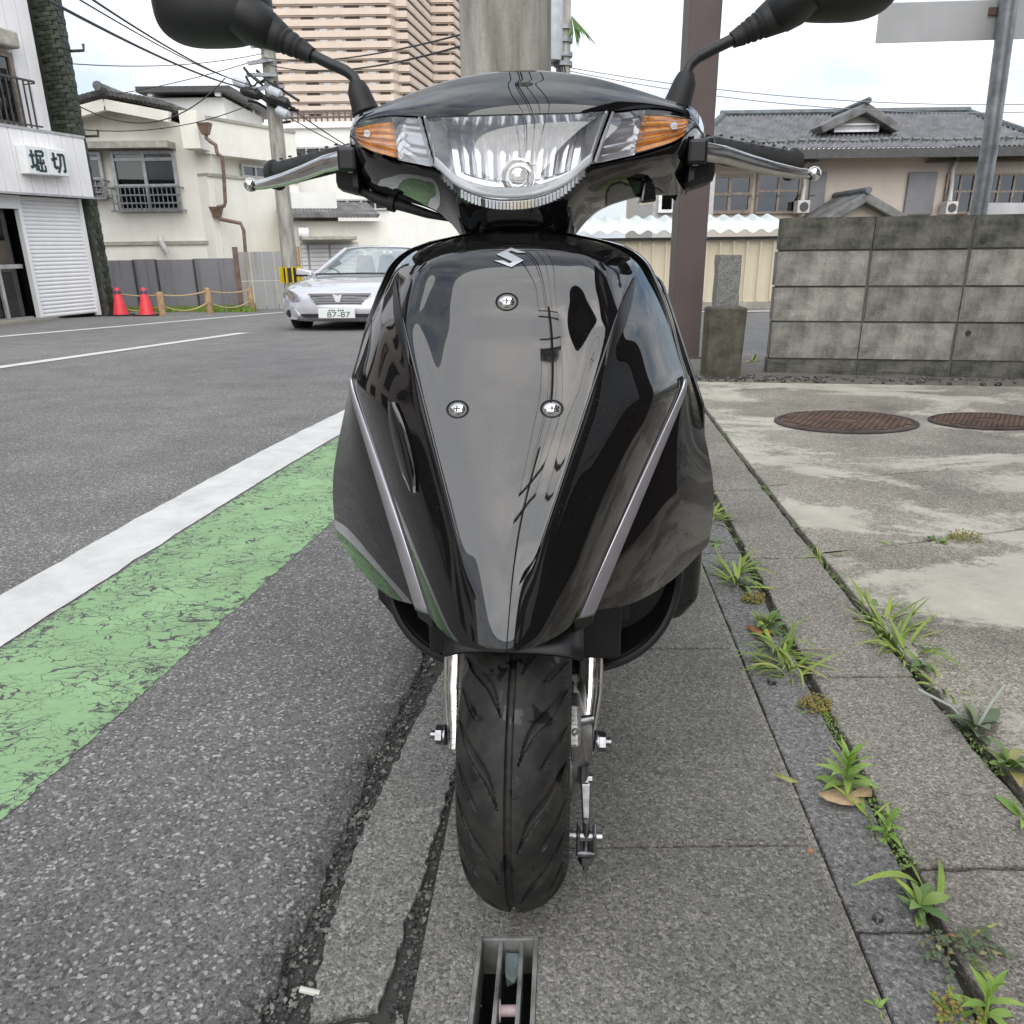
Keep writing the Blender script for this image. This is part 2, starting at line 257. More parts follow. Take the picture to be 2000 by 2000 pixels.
# ------------------------------------------------------------------ mesh helpers
COL = sc.collection
def rotm(axis, a): return Matrix.Rotation(a, 4, axis)
class MB:
    def __init__(s): s.v = []; s.f = []; s.uv = None
    def add(s, vs, fs):
        o = len(s.v); s.v += [tuple(p) for p in vs]; s.f += [tuple(i + o for i in f) for f in fs]; return s
    def box(s, x0, x1, y0, y1, z0, z1):
        return s.add([(x0, y0, z0), (x1, y0, z0), (x1, y1, z0), (x0, y1, z0), (x0, y0, z1), (x1, y0, z1), (x1, y1, z1), (x0, y1, z1)],
                     [(3, 2, 1, 0), (4, 5, 6, 7), (0, 1, 5, 4), (1, 2, 6, 5), (2, 3, 7, 6), (3, 0, 4, 7)])
    def hexa(s, b, t):                                     # bottom 4 points, top 4 points
        return s.add(list(b) + list(t), [(3, 2, 1, 0), (4, 5, 6, 7), (0, 1, 5, 4), (1, 2, 6, 5), (2, 3, 7, 6), (3, 0, 4, 7)])
    def bar(s, a, b, w, h=None, up=(0, 0, 1)):             # square bar from a to b
        a, b = Vector(a), Vector(b); d = (b - a).normalized(); h = h or w
        x = d.cross(Vector(up)); x = x.normalized() if x.length > 1e-6 else Vector((1, 0, 0)); y = x.cross(d)
        c = [x * -w / 2 + y * -h / 2, x * w / 2 + y * -h / 2, x * w / 2 + y * h / 2, x * -w / 2 + y * h / 2]
        return s.hexa([a + k for k in c], [b + k for k in c])
    def tube(s, pts, r, n=10, cap=True, sq=(1, 1)):
        pts = [Vector(p) for p in pts]; rs = r if isinstance(r, (list, tuple)) else [r] * len(pts); vs = []; x = None
        for i, p in enumerate(pts):
            d = (pts[min(i + 1, len(pts) - 1)] - pts[max(i - 1, 0)]).normalized()
            if x is None: x = d.cross(Vector((0, 0, 1)) if abs(d.z) < .9 else Vector((0, 1, 0)))
            x = (x - d * x.dot(d)).normalized(); y = d.cross(x)
            vs += [p + (x * math.cos(k * math.tau / n) * sq[0] + y * math.sin(k * math.tau / n) * sq[1]) * rs[i] for k in range(n)]
        fs = [(i * n + k, i * n + (k + 1) % n, (i + 1) * n + (k + 1) % n, (i + 1) * n + k) for i in range(len(pts) - 1) for k in range(n)]
        if cap: fs += [tuple(range(n))[::-1], tuple((len(pts) - 1) * n + k for k in range(n))]
        return s.add(vs, fs)
    def grid(s, fn, nu, nv, flip=False, close_u=False):
        vs = [fn(i / nu, j / nv) for j in range(nv + 1) for i in range(nu + (0 if close_u else 1))]; W_ = nu + (0 if close_u else 1); fs = []
        for j in range(nv):
            for i in range(nu):
                a, b = j * W_ + i, j * W_ + (i + 1) % W_; f = (a, b, b + W_, a + W_); fs.append(f[::-1] if flip else f)
        return s.add(vs, fs)
    def lathe(s, prof, n=24, c=(0, 0, 0), axis='Z', sx=1., sy=1.):
        vs = []
        for (r, h) in prof:
            for k in range(n):
                a = k * math.tau / n; p = (r * math.cos(a) * sx, r * math.sin(a) * sy, h)
                if axis == 'Y': p = (p[0], p[2], p[1])
                if axis == 'X': p = (p[2], p[0], p[1])
                vs.append((p[0] + c[0], p[1] + c[1], p[2] + c[2]))
        m = len(prof); fs = [(i * n + k, i * n + (k + 1) % n, (i + 1) * n + (k + 1) % n, (i + 1) * n + k) for i in range(m - 1) for k in range(n)]
        if prof[0][0] > 1e-6: fs.append(tuple(range(n))[::-1])
        if prof[-1][0] > 1e-6: fs.append(tuple((m - 1) * n + k for k in range(n)))
        return s.add(vs, fs)
    def prism(s, poly, z0, z1):                            # polygon in plan, extruded up
        n = len(poly); return s.add([(x, y, z0) for x, y in poly] + [(x, y, z1) for x, y in poly],
            [tuple(range(n))[::-1], tuple(range(n, 2 * n))] + [(i, (i + 1) % n, n + (i + 1) % n, n + i) for i in range(n)])
    def slab(s, poly, y0, y1):                             # polygon in elevation (x,z), extruded in depth
        n = len(poly); return s.add([(x, y0, z) for x, z in poly] + [(x, y1, z) for x, z in poly],
            [tuple(range(n)), tuple(range(n, 2 * n))[::-1]] + [(i, n + i, n + (i + 1) % n, (i + 1) % n) for i in range(n)])
    def mesh(s, name, mat, smooth=0):
        me = bpy.data.meshes.new(name); me.from_pydata(s.v, [], s.f)
        bm = bmesh.new(); bm.from_mesh(me); bmesh.ops.remove_doubles(bm, verts=bm.verts, dist=1e-6); bmesh.ops.recalc_face_normals(bm, faces=bm.faces) if smooth != 2 else None
        bm.to_mesh(me); bm.free()
        me.materials.append(MT[mat])
        if smooth:
            for p in me.polygons: p.use_smooth = True
            me.set_sharp_from_angle(angle=R(38))
        return me
    def build(s, name, mat, parent=None, smooth=0, bevel=0, sub=0, solid=0, seg=2, loc=None):
        o = bpy.data.objects.new(name, s.mesh(name, mat, smooth)); COL.objects.link(o)
        if parent: o.parent = parent
        if loc: o.location = loc
        if solid: k = o.modifiers.new('solid', 'SOLIDIFY'); k.thickness = solid; k.offset = 0
        if bevel: k = o.modifiers.new('bevel', 'BEVEL'); k.width = bevel; k.segments = seg; k.limit_method = 'ANGLE'; k.angle_limit = R(35)
        if sub: k = o.modifiers.new('sub', 'SUBSURF'); k.levels = sub; k.render_levels = sub
        return o
def tag(o, label=None, cat=None, group=None, kind=None):
    if label: o['label'] = label
    if cat: o['category'] = cat
    if group: o['group'] = group
    if kind: o['kind'] = kind
    return o
def thing(name, label, cat, loc=(0, 0, 0), rz=0., group=None):
    o = bpy.data.objects.new(name, None); COL.objects.link(o); o.location = loc; o.rotation_euler = (0, 0, rz); o.empty_display_size = .1
    return tag(o, label, cat, group)
def inst(name, me, parent, loc, rot=(0, 0, 0), scl=(1, 1, 1)):
    o = bpy.data.objects.new(name, me); COL.objects.link(o); o.parent = parent; o.location = loc; o.rotation_euler = rot; o.scale = scl; return o
class Front:
    """a vertical wall plane: s along it, d behind it, z up; px -> (s,z)"""
    def __init__(f, px, py, Y, ang, name=None, label=None, cat=None, base=None):
        f.o = at(px, py, Y); f.a = ang; f.e = Vector((math.cos(ang), math.sin(ang), 0)); f.n = Vector((-math.sin(ang), math.cos(ang), 0))
        f.z0 = base if base is not None else f.o.z
        f.T = thing(name, label, cat, (f.o.x, f.o.y, f.z0), ang) if name else None
    def s(f, px, py, d=0.):
        r = ray(px, py); q = f.o + f.n * d; t = (q - CP).dot(f.n) / r.dot(f.n); p = CP + r * t
        return (p - f.o).dot(f.e), p.z - f.z0
# ================================================================== THE SETTING
random.seed(5)
def ygrid(a, b, fine, coarse, f0=.2, f1=3.):
    ys = [a]
    while ys[-1] < b: ys.append(ys[-1] + (fine if f0 <= ys[-1] < f1 else coarse))
    ys[-1] = b; return ys
def strip(name, mat, xl, xr, ys, cols, off, skirt=0., side=3, kind='structure', z=gz, parent=None):
    vs, fs, W_ = [], [], cols + 1
    for y in ys:
        a, b = xl(y), xr(y)
        for i in range(W_):
            x = a + (b - a) * i / cols; vs.append((x, y, z(x, y) + off))
    for j in range(len(ys) - 1):
        for i in range(cols): k = j * W_ + i; fs.append((k, k + 1, k + 1 + W_, k + W_))
    uvs = [(i / cols) for _ in ys for i in range(W_)]
    if skirt:
        o = len(vs)
        for j, y in enumerate(ys):
            for i in (0, cols):
                p = vs[j * W_ + i]; vs.append((p[0], p[1], p[2] - skirt)); uvs.append(i / cols)
        for j in range(len(ys) - 1):
            if side & 1: fs.append((j * W_ + W_, o + 2 * j + 2, o + 2 * j, j * W_)[::-1])
            fs.append((j * W_ + cols, o + 2 * j + 1, o + 2 * j + 3, j * W_ + W_ + cols))
    me = bpy.data.meshes.new(name); me.from_pydata(vs, [], fs); me.materials.append(MT[mat])
    uv = me.uv_layers.new(name='UVMap')
    for l in me.loops: uv.data[l.index].uv = (uvs[l.vertex_index], .5)
    for p in me.polygons: p.use_smooth = True
    o = bpy.data.objects.new(name, me); COL.objects.link(o); o.parent = parent
    if kind: o['kind'] = kind
    return o
far = [-70, -30, -12, -5, -1] + [i * .5 for i in range(0, 12)] + [6, 8, 10, 13, 17, 22, 28, 36, 45, 60, 90, 150, 400, 1500]
def gsheet(name, mat, xs, ys, off):
    vs = [(x, y, gz(x, y) + (off if not (-.7 < x < .7 and -1 < y < 2) else -.22)) for y in ys for x in xs]; n = len(xs)
    fs = [(j * n + i, j * n + i + 1, (j + 1) * n + i + 1, (j + 1) * n + i) for j in range(len(ys) - 1) for i in range(n - 1)]
    me = bpy.data.meshes.new(name); me.from_pydata(vs, [], fs); me.materials.append(MT[mat]); o = bpy.data.objects.new(name, me); COL.objects.link(o); o['kind'] = 'structure'; return o
gsheet('ground', 'verge_dirt', [-1500, -300, -60, -25, -12, -6, -3, -1.5, -1, -.6, -.3, 0, .3, .6, 1, 1.6, 3, 6, 12, 25, 60, 300, 1500], [-300] + far, -.045)
def x_asph(y): return (-.288 + .13 * (y - .611) if y < 2 else -.10 + .09 * (y - 2)) + .020 * fr(y * 5, 1.3) + .013 * fr(y * 22, 7.1) + .006 * fr(y * 70, 3.3)
def x_kerb(y): return -.121 + .066 * (y - .609)
def x_j1(y): return .396 + .075 * (y - .603)
def x_j2(y): return .511 + .092 * (y - .601)
def x_j3(y): return itp([(-4, .45), (.5, .742), (1.17, .775), (1.62, .80), (3.87, .985), (6, 1.15)], y)
ROAD_Y = ygrid(-14, 44, .012, .4, .35, 2.6)
strip('road', 'asphalt', lambda y: -2.2 if y < 3 else -2.2, x_asph, ROAD_Y, 26, 0, .035, 2)
strip('road_far_lane', 'asphalt_far' if 0 else 'asphalt', lambda y: itp([(-14, -8.6), (6, -8.2), (13.5, -8.75), (19.8, -9.9), (30, -10.5), (44, -11)], y), lambda y: -2.2, ygrid(-14, 44, .5, .5), 14, 0)
strip('road_ahead', 'asphalt', lambda y: x_asph(4.3) if y < 4.4 else .0, lambda y: .9 if y > 4.5 else .45, ygrid(4.4, 44, .4, .4), 4, -.006)
strip('side_road', 'asphalt_far', lambda y: .9, lambda y: 14, ygrid(5.75, 10.6, .3, .3), 20, -.004)
strip('roadside_strip', 'verge_dirt', lambda y: itp([(-14, -12), (13.5, -11.5), (30, -16)], y), lambda y: itp([(-14, -8.6), (6, -8.2), (13.5, -8.75), (19.8, -9.9), (30, -10.5)], y), ygrid(-14, 30, .5, .5), 6, .004)
wob = lambda y, s: .006 * fr(y * 9, s) + .003 * fr(y * 40, s)
strip('edge_line', 'road_paint_white', lambda y: -1.262 + .1385 * (y - 1.722) + wob(y, 2.), lambda y: -1.1 + .148 * (y - 1.463) + wob(y, 5.), ygrid(-6, 9, .02, .3, .9, 4.4), 6, .0028)
strip('green_lane', 'road_paint_green', lambda y: -1.09 + .148 * (y - 1.463) + .008 * fr(y * 30, 4.), lambda y: -.765 + .160 * (y - .928) + .010 * fr(y * 26, 9.) + .005 * fr(y * 80, 2.), ygrid(-6, 7, .012, .3, .7, 2.6), 8, .0014)
def bent(p, q_, wd, y0, y1, name):
    (xa, ya), (xb, yb) = p, q_; k = (xb - xa) / (yb - ya)
    strip(name, 'road_paint_white', lambda y: xa + k * (y - ya) - wd / 2 + .01 * fr(y * 4, 1), lambda y: xa + k * (y - ya) + wd / 2 + .01 * fr(y * 4, 6), ygrid(y0, y1, .15, .15), 2, .005)
bent((-4.45, 6.759), (-3.796, 11.139), .17, 4.0, 11.2, 'centre_dash'); bent((-7.142, 10.998), (-5.3, 19.61), .20, -4, 24, 'far_edge_line')
# gutter between the broken asphalt edge and the drain lids
strip('gutter', 'gutter_dirt', lambda y: x_asph(y) - .05, lambda y: x_kerb(y) + .03, ygrid(-4, 5, .02, .3, .3, 2.6), 6, -.012)
gl = [(604, 1990), (620, 1900), (648, 1790), (679, 1690), (712, 1610), (764, 1500), (804, 1420), (850, 1330), (900, 1240)]
gr = [(735, 1968), (765, 1900), (790, 1800), (822, 1720), (838, 1660), (865, 1580), (885, 1500), (900, 1440), (905, 1380), (930, 1240)]
gpoly = [G2(*p) for p in gl] + [G2(*p) for p in gr[::-1]]
def ragged(poly, step, amp, seed):
    out = []
    for i, (x0, y0) in enumerate(poly):
        x1, y1 = poly[(i + 1) % len(poly)]; n = max(1, int(math.hypot(x1 - x0, y1 - y0) / step))
        for k in range(n):
            x, y = x0 + (x1 - x0) * k / n, y0 + (y1 - y0) * k / n
            out.append((x + amp * (fr(x * 45, y * 45, seed) + .6 * fr(x * 140, y * 140, seed)), y + amp * (fr(x * 45, y * 45, seed + 9) + .6 * fr(x * 140, y * 140, seed + 4))))
    return out
PV = strip('pavement', 'joint_dirt', lambda y: x_kerb(y) - .012, lambda y: x_j3(y) + .06, ygrid(.75, 5.6, .1, .3), 6, -.016)
strip('pavement_bed', 'joint_dirt', lambda y: x_kerb(y) - .012, lambda y: x_j3(y) + .06, ygrid(-3.6, .47, .1, .3), 6, -.016, parent=PV, kind=None); strip('pavement_bed', 'joint_dirt', lambda y: x_kerb(y) - .012, lambda y: -.10, [.47, .75], 1, -.016, parent=PV, kind=None); strip('pavement_bed', 'joint_dirt', lambda y: .07, lambda y: x_j3(y) + .06, [.47, .6, .75], 5, -.016, parent=PV, kind=None)
AP = strip('forecourt', 'joint_dirt', lambda y: x_j3(y) + .02, lambda y: 9., ygrid(-6, 5.6, .3, .3), 8, -.024)
MB().prism(ragged(gpoly, .008, .006, 3.), -.03, -.004).build('concrete_patch', 'gutter_concrete', bpy.data.objects['gutter'], bevel=.002)
g2 = [G2(*p) for p in [(560, 2030), (640, 1995), (720, 1990), (735, 2030)]]; g2 = [(g2[0][0], g2[0][1]), g2[1], g2[2], g2[3], (g2[3][0] - .02, .45), (g2[0][0] - .02, .45)]
MB().prism(ragged(g2, .008, .006, 5.), -.03, -.005).build('concrete_patch', 'gutter_concrete', bpy.data.objects['gutter'], bevel=.002)
def quadslab(name, mat, parent, fa, fb, y0, y1, top, seed, th=.05, amp=.0025):
    n = max(3, int((y1 - y0) / .03)); L_ = [(fa(y0 + (y1 - y0) * i / n), y0 + (y1 - y0) * i / n) for i in range(n + 1)]; Rr = [(fb(y0 + (y1 - y0) * i / n), y0 + (y1 - y0) * i / n) for i in range(n + 1)]
    poly = L_[::-1] + Rr if False else Rr + L_[::-1]
    return MB().prism(ragged(poly, .02, amp, seed), top - th, top).build(name, mat, parent, bevel=.004)
# drain lids; the nearest has a slot with a steel grating
DX0, DX1, DY0, DY1 = -.056, .018, .505, .720
lidy = [-2.4, -1.85, -1.3, -.75, -.2, .345, .865, 1.425, 1.98, 2.54, 3.1, 3.66, 4.22, 4.8]
for i in range(len(lidy) - 1):
    a, b = lidy[i] + .0025, lidy[i + 1] - .0025
    if i == 5:
        m = MB(); k = lambda y: x_kerb(y); j = lambda y: x_j1(y)
        for (xa, xb, ya, yb) in ((k, lambda y: DX0 + .07 * (y - .6), a, b), (lambda y: DX1 + .07 * (y - .6), j, a, b), (lambda y: DX0 + .07 * (y - .6), lambda y: DX1 + .07 * (y - .6), a, DY0), (lambda y: DX0 + .07 * (y - .6), lambda y: DX1 + .07 * (y - .6), DY1, b)):
            m.hexa([(xa(ya), ya, -.06), (xb(ya), ya, -.06), (xb(yb), yb, -.06), (xa(yb), yb, -.06)], [(xa(ya), ya, 0), (xb(ya), ya, 0), (xb(yb), yb, 0), (xa(yb), yb, 0)])
        # inner faces coincide, so weld them away
        me = m.mesh('lid', 'lid_concrete'); o = bpy.data.objects.new('lid', me); COL.objects.link(o); o.parent = PV
        bm = bmesh.new(); bm.from_mesh(me); bmesh.ops.remove_doubles(bm, verts=bm.verts, dist=1e-4); bm.to_mesh(me); bm.free()
    else: quadslab('lid', 'lid_concrete', PV, x_kerb, x_j1, a, b, 0, i * 1.7)
sx_ = lambda y: .07 * (y - .6)
for a, b in ((-2.2, -1.2), (-1.19, -.22), (-.21, .72), (.725, 1.32), (1.325, 1.95), (1.955, 2.6), (2.605, 3.3), (3.305, 4.3)):
    quadslab('kerb_stone', 'kerb_concrete', PV, lambda y: x_j1(y) + .013, lambda y: x_j2(y) - .010 + .004 * fr(y * 9, 3.), a, b, -.002, a * 3)
for a, b in ((-2, -.9), (-.893, .1), (.107, .815), (.822, 1.30), (1.306, 1.90), (1.906, 2.5), (2.506, 3.2), (3.206, 4.4)):
    quadslab('edging_slab', 'strip_concrete', PV, lambda y: x_j2(y) + .007 + .004 * fr(y * 8, 7.), lambda y: x_j3(y) - .006 + .004 * fr(y * 7, 5.), a, b, .002, a * 5 + 2, amp=.004)
strip('joint_filler', 'strip_concrete', lambda y: x_j1(y) - .004, lambda y: x_j1(y) + .0095, ygrid(-2, 4, .05, .3), 1, -.0035, parent=PV, kind=None)
# moss and seedlings along the joints
m = MB(); rgm = random.Random(31)
for _ in range(5200):
    y = .42 + 3. * rgm.random() ** 1.3; k = rgm.random(); f, wd = ((x_j2, .020) if k < .5 else (x_j3, .024)); x = f(y) - (.012 if k < .5 else .008) + wd * rgm.random()
    if fr(y * 5, k < .5, 3.) + .5 * fr(y * 17, 2.) < .10: continue
    a_ = rgm.uniform(0, 6.28); r_ = rgm.uniform(.0025, .0065); c_, s_ = math.cos(a_) * r_, math.sin(a_) * r_; z = -.012 + .014 * rgm.random(); h = rgm.uniform(-.001, .006)
    m.add([(x, y, z), (x + c_ * .6 - s_ * .45, y + s_ * .6 + c_ * .45, z + h), (x + c_ * 1.3, y + s_ * 1.3, z + h * .8), (x + c_ * .6 + s_ * .45, y + s_ * .6 - c_ * .45, z + h)], [(0, 1, 2, 3)])
tag(m.build('joint_moss', 'weed_leaf'), 'moss and tiny seedlings filling the pavement joints', 'moss', kind='stuff')
# forecourt slabs with open joints
x3 = lambda y: x_j3(y) + .014
def line(p, q_): (xa, ya), (xb, yb) = p, q_; k = (yb - ya) / (xb - xa); return lambda x: ya + k * (x - xa)
lA = line(G2(1500, 950), G2(2000, 905)); lB = line(G2(1640, 1080), G2(2000, 1035)); lC = lambda x: 3.18 + .10 * (x - 1); lD = lambda x: .30 + .08 * x; lE = lambda x: 4.62 - .17 * (x - 1.6)
def between(f0, f1, xr, seed, split=None):
    pts = []; ya, yb = f0(.8) + .004, f1(.9) - .004; n = 14
    pts += [(x3(ya + (yb - ya) * i / n), ya + (yb - ya) * i / n) for i in range(n, -1, -1)]
    xs = [x3(ya) + (xr - x3(ya)) * i / 24 for i in range(1, 25)]
    pts += [(x, f0(x) + .004) for x in xs] + [(x, f1(x) - .004) for x in xs[::-1]]
    MB().prism(ragged(pts, .03, .004, seed), -.06, .004).build('concrete_bay', 'apron_concrete', AP, bevel=.004)
between(lambda x: -3., lD, 8.8, 1.); between(lD, lB, 8.8, 2.); between(lB, lA, 8.8, 3.); between(lA, lambda x: 4.62 - .17 * (x - 1.6) if x > 1 else 4.72, 8.8, 4.)
strip('wall_foot_dirt', 'verge_dirt', lambda y: .75, lambda y: 9., ygrid(3.2, 5.75, .05, .05), 90, .003, z=lambda x, y: .004 + .016 * max(0, fr(x * 3, y * 5) + .2) + (-.04 if y < 4.61 - .17 * (x - 1.6) + .05 * fr(x * 4, 2) else .0))
# gravel that gathers in the gutter and joints
m = MB(); rng = random.Random(8)
ico = [(math.cos(a) * math.cos(b), math.sin(a) * math.cos(b), math.sin(b)) for b in (-.5, .5) for a in [k * math.tau / 5 + (b > 0) * .6 for k in range(5)]] + [(0, 0, -1), (0, 0, 1)]
icf = [(i, (i + 1) % 5, 5 + i) for i in range(5)] + [((i + 1) % 5, 5 + (i + 1) % 5, 5 + i) for i in range(5)] + [((i + 1) % 5, i, 10) for i in range(5)] + [(5 + i, 5 + (i + 1) % 5, 11) for i in range(5)]
def stone(mm, x, y, z, r):
    a = rng.uniform(0, 6.3); sx, sy, sz = rng.uniform(.7, 1.4), rng.uniform(.7, 1.2), rng.uniform(.45, .8); ca, sa = math.cos(a), math.sin(a)
    mm.add([(x + r * (ca * p[0] * sx - sa * p[1] * sy) * rng.uniform(.8, 1.15), y + r * (sa * p[0] * sx + ca * p[1] * sy), z + r * sz * p[2]) for p in ico], icf)
for _ in range(8000):
    y = .4 + 2.2 * rng.random() ** 1.6; a, b = x_asph(y), x_kerb(y); t = abs(rng.gauss(0, .26))
    x = a - .012 + (b - a) * t * .8 if rng.random() < .82 else b - .004 - .02 * rng.random()
    if x < b - .002: stone(m, x, y, -.0105 + .003 * rng.random(), rng.choice((.0008, .0010, .0013, .0016, .002, .0026, .004)) * rng.uniform(.8, 1.3))
tag(m.build('gutter_gravel', 'pebble', smooth=0), 'loose grey grit and small stones in the gutter along the broken asphalt edge', 'gravel', kind='stuff')
m = MB()
for _ in range(800):
    y = .45 + 2.2 * rng.random(); f, wd = rng.choice(((x_j1, .012), (x_j1, .012), (lambda y: x_j2(y) - .016, .026), (lambda y: x_j3(y) - .012, .034)))
    stone(m, f(y) + wd * rng.random(), y, -.010 + .006 * rng.random(), rng.uniform(.0015, .0042))
for _ in range(420):
    y = .45 + 2.0 * rng.random() ** 1.5; stone(m, rng.uniform(-.9, 1.4), y, .0012, rng.choice((.0007, .0009, .0012, .0018)))
for _ in range(260):
    x = rng.uniform(.9, 3.4); stone(m, x, 4.62 - .17 * (x - 1.6) + rng.uniform(.0, .22), .012, rng.uniform(.006, .02))
tag(m.build('joint_gravel', 'pebble'), 'fine grit and pebbles lying in the pavement joints and at the wall foot', 'gravel', kind='stuff')
# steel slot drain
T = thing('slot_drain', 'rectangular steel slot drain with two bars set in the concrete lid before the tyre', 'drain', (0, 0, 0))
def dq(x0, x1, y0, y1, z0, z1, mm): mm.hexa([(x0 + sx_(y0), y0, z0), (x1 + sx_(y0), y0, z0), (x1 + sx_(y1), y1, z0), (x0 + sx_(y1), y1, z0)], [(x0 + sx_(y0), y0, z1), (x1 + sx_(y0), y0, z1), (x1 + sx_(y1), y1, z1), (x0 + sx_(y1), y1, z1)])
e_ = .0005
m = MB(); dq(DX0 + e_, DX0 + .006, DY0 + e_, DY1 - e_, -.055, .002, m); dq(DX1 - .006, DX1 - e_, DY0 + e_, DY1 - e_, -.055, .002, m); dq(DX0 + .006, DX1 - .006, DY1 - .006, DY1 - e_, -.055, .0015, m); dq(DX0 + .006, DX1 - .006, DY0 + e_, DY0 + .006, -.055, .0015, m)
m.build('frame', 'drain_steel', T, bevel=.001)
for xx in (-.030, -.0045): m = MB(); dq(xx, xx + .005, DY0 + .006, DY1 - .006, -.040, -.001, m); m.build('bar', 'drain_steel', T, bevel=.001)
m = MB(); dq(DX0 + .006, DX1 - .006, DY0 + .006, DY1 - .006, -.16, -.15, m); m.build('channel_bottom', 'drain_dark', T)
m = MB(); dq(DX0 - .02, DX0 + .0058, DY0 + .006, DY1 + .02, -.16, -.056, m); dq(DX1 - .0058, DX1 + .02, DY0 + .006, DY1 + .02, -.16, -.056, m); dq(DX0 + .006, DX1 - .006, DY1, DY1 + .02, -.16, -.057, m); m.build('channel_wall', 'drain_dark', T)
m = MB(); yb = .640; xb = -.0285 + sx_(yb) + .004; m.lathe([(.0115, 0), (.0115, .002), (.006, .0025), (.006, .02), (.0095, .0205), (.0095, .022)], 20, (xb, yb, -.022), 'X')
tag(m.build('spool', 'pink_plastic', smooth=1), 'small pale pink plastic spool wedged between the drain bars', 'spool')
m = MB(); c0 = Vector((-.012 + sx_(.69), .690, -.012)); m.add([c0 + Vector(p) for p in ((-.009, -.014, 0), (-.009, .016, .002), (.008, .016, .001), (.0095, -.006, 0), (.001, -.021, -.004), (-.007, -.013, -.02), (-.008, .014, -.02), (.008, .014, -.02), (.007, -.006, -.02))], [(0, 4, 3, 2, 1), (0, 1, 6, 5), (1, 2, 7, 6), (2, 3, 8, 7), (3, 4, 8), (4, 0, 5, 8), (5, 6, 7, 8)])
tag(m.build('slate_chip', 'slate_chip', bevel=.001), 'grey green stone chip stuck at the far end of the drain slot', 'stone')
p = GG(605, 1929); m = MB().tube([(p.x - .012, p.y + .003, -.006), (p.x + .012, p.y - .003, -.006)], .0036, 10); tag(m.build('cigarette_end', 'paper_white'), 'white cigarette end lying in the gutter grit near the bottom', 'litter')
# two iron covers
def manhole(px, py, rx, ry, lab):
    c = GG(px, py); T = thing('manhole_cover', lab, 'manhole', (c.x, c.y, .004), 0, 'iron covers in the forecourt')
    MB().lathe([(.9, -.02), (1.0, -.02), (1.0, .007), (.975, .011), (.93, .011), (.92, .004), (.9, .004)], 56, (0, 0, 0), 'Z', rx, ry).build('rim', 'manhole_rim', T, 1)
    MB().lathe([(.915, -.01), (.915, .006), (.90, .009), (0, .009)], 56, (0, 0, 0), 'Z', rx, ry).build('lid', 'manhole_iron', T, 1)
    m = MB(); k = 0
    for i in range(-9, 10):
        for j in range(-8, 9):
            x, y = i * .095 + (j % 2) * .047, j * .10
            if math.hypot(x, y) < .86 and math.hypot(x, y) > .24: m.box((x - .036) * rx, (x + .036) * rx, (y - .038) * ry, (y + .038) * ry, .009, .0135)
    o = m.build('raised_pattern', 'manhole_iron', T); o['kind'] = 'stuff'
    MB().lathe([(.20, .008), (.20, .014), (.17, .0145), (.165, .010), (0, .010)], 36, (0, 0, 0), 'Z', rx, ry).build('boss', 'manhole_iron', T, 1)
    for sy in (-1, 1): MB().box(-.05 * rx, .05 * rx, sy * .72 * ry - .03 * ry, sy * .72 * ry + .03 * ry, .010, .0142).build('key_slot', 'car_black', T)
manhole(1651, 827, .325, .235, 'large round rusty brown manhole cover with grid pattern on the concrete')
manhole(1925, 826, .255, .175, 'smaller darker brown manhole cover at the right edge beside the larger one')
# ================================================================== RIGHT SIDE
# block wall
BW = Front(1489, 733, 4.93, R(-11), 'block_wall', 'weathered grey concrete block wall with dark streaks across the forecourt', 'wall')
tl = BW.s(1526, 424); WALL_H = tl[1]; rows = [0, .20, .435, .67, .905, WALL_H]
rows = [0] + [BW.s(1500, y)[1] for y in (700, 628, 560, 490)] + [WALL_H]
cw = BW.s(1693, 560)[0] - BW.s(1512, 560)[0]
xs0 = BW.s(1512, 560)[0]
MB().box(xs0 + .02, xs0 + cw * 6 - .02, .012, .135, -.06, WALL_H - .012).build('mortar_core', 'mortar', BW.T)
def rockblock(wd, ht, dp, seed, mat):
    rg = random.Random(seed); m = MB(); n = 6
    def f(u, v): return (wd * u, -.0 + .0035 * fr(u * 5 + seed, v * 4) + .0025 * fr(u * 17 + seed, v * 13), ht * v)
    m.grid(f, 10, 6, True)
    e = .004
    m.add([(0, 0, 0), (wd, 0, 0), (wd, dp, 0), (0, dp, 0), (0, 0, ht), (wd, 0, ht), (wd, dp, ht), (0, dp, ht)], [(3, 2, 1, 0), (4, 5, 6, 7), (1, 2, 6, 5), (2, 3, 7, 6), (3, 0, 4, 7)])
    return m.mesh('block', mat)
for r in range(5):
    h = rows[r + 1] - rows[r] - .012
    for c_ in range(6):
        wl = cw - .014; mt = 'block_mossy' if (r == 4 or r == 0) and True else 'block_concrete'
        key = (r, c_ % 3); 
        if c_ < 3: me = rockblock(wl, h, .148, r * 7 + c_ * 3 + 1, mt); BW.__dict__.setdefault('m', {})[key] = me
        o = inst('block', BW.m[key], BW.T, (xs0 + c_ * cw + .007 + (.004 * ((r * 5 + c_) % 3 - 1)), -.004 + .003 * ((r + 2 * c_) % 3), rows[r] + .006))
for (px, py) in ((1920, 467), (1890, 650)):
    s_, z_ = BW.s(px, py); MB().lathe([(.017, -.0095), (.015, -.0105), (.011, -.008), (0, -.008)], 16, (s_, 0, z_), 'Y').build('weep_hole', 'hole_shade', BW.T, 1)  # dark disc on the block face; the shade inside the hole is its colour
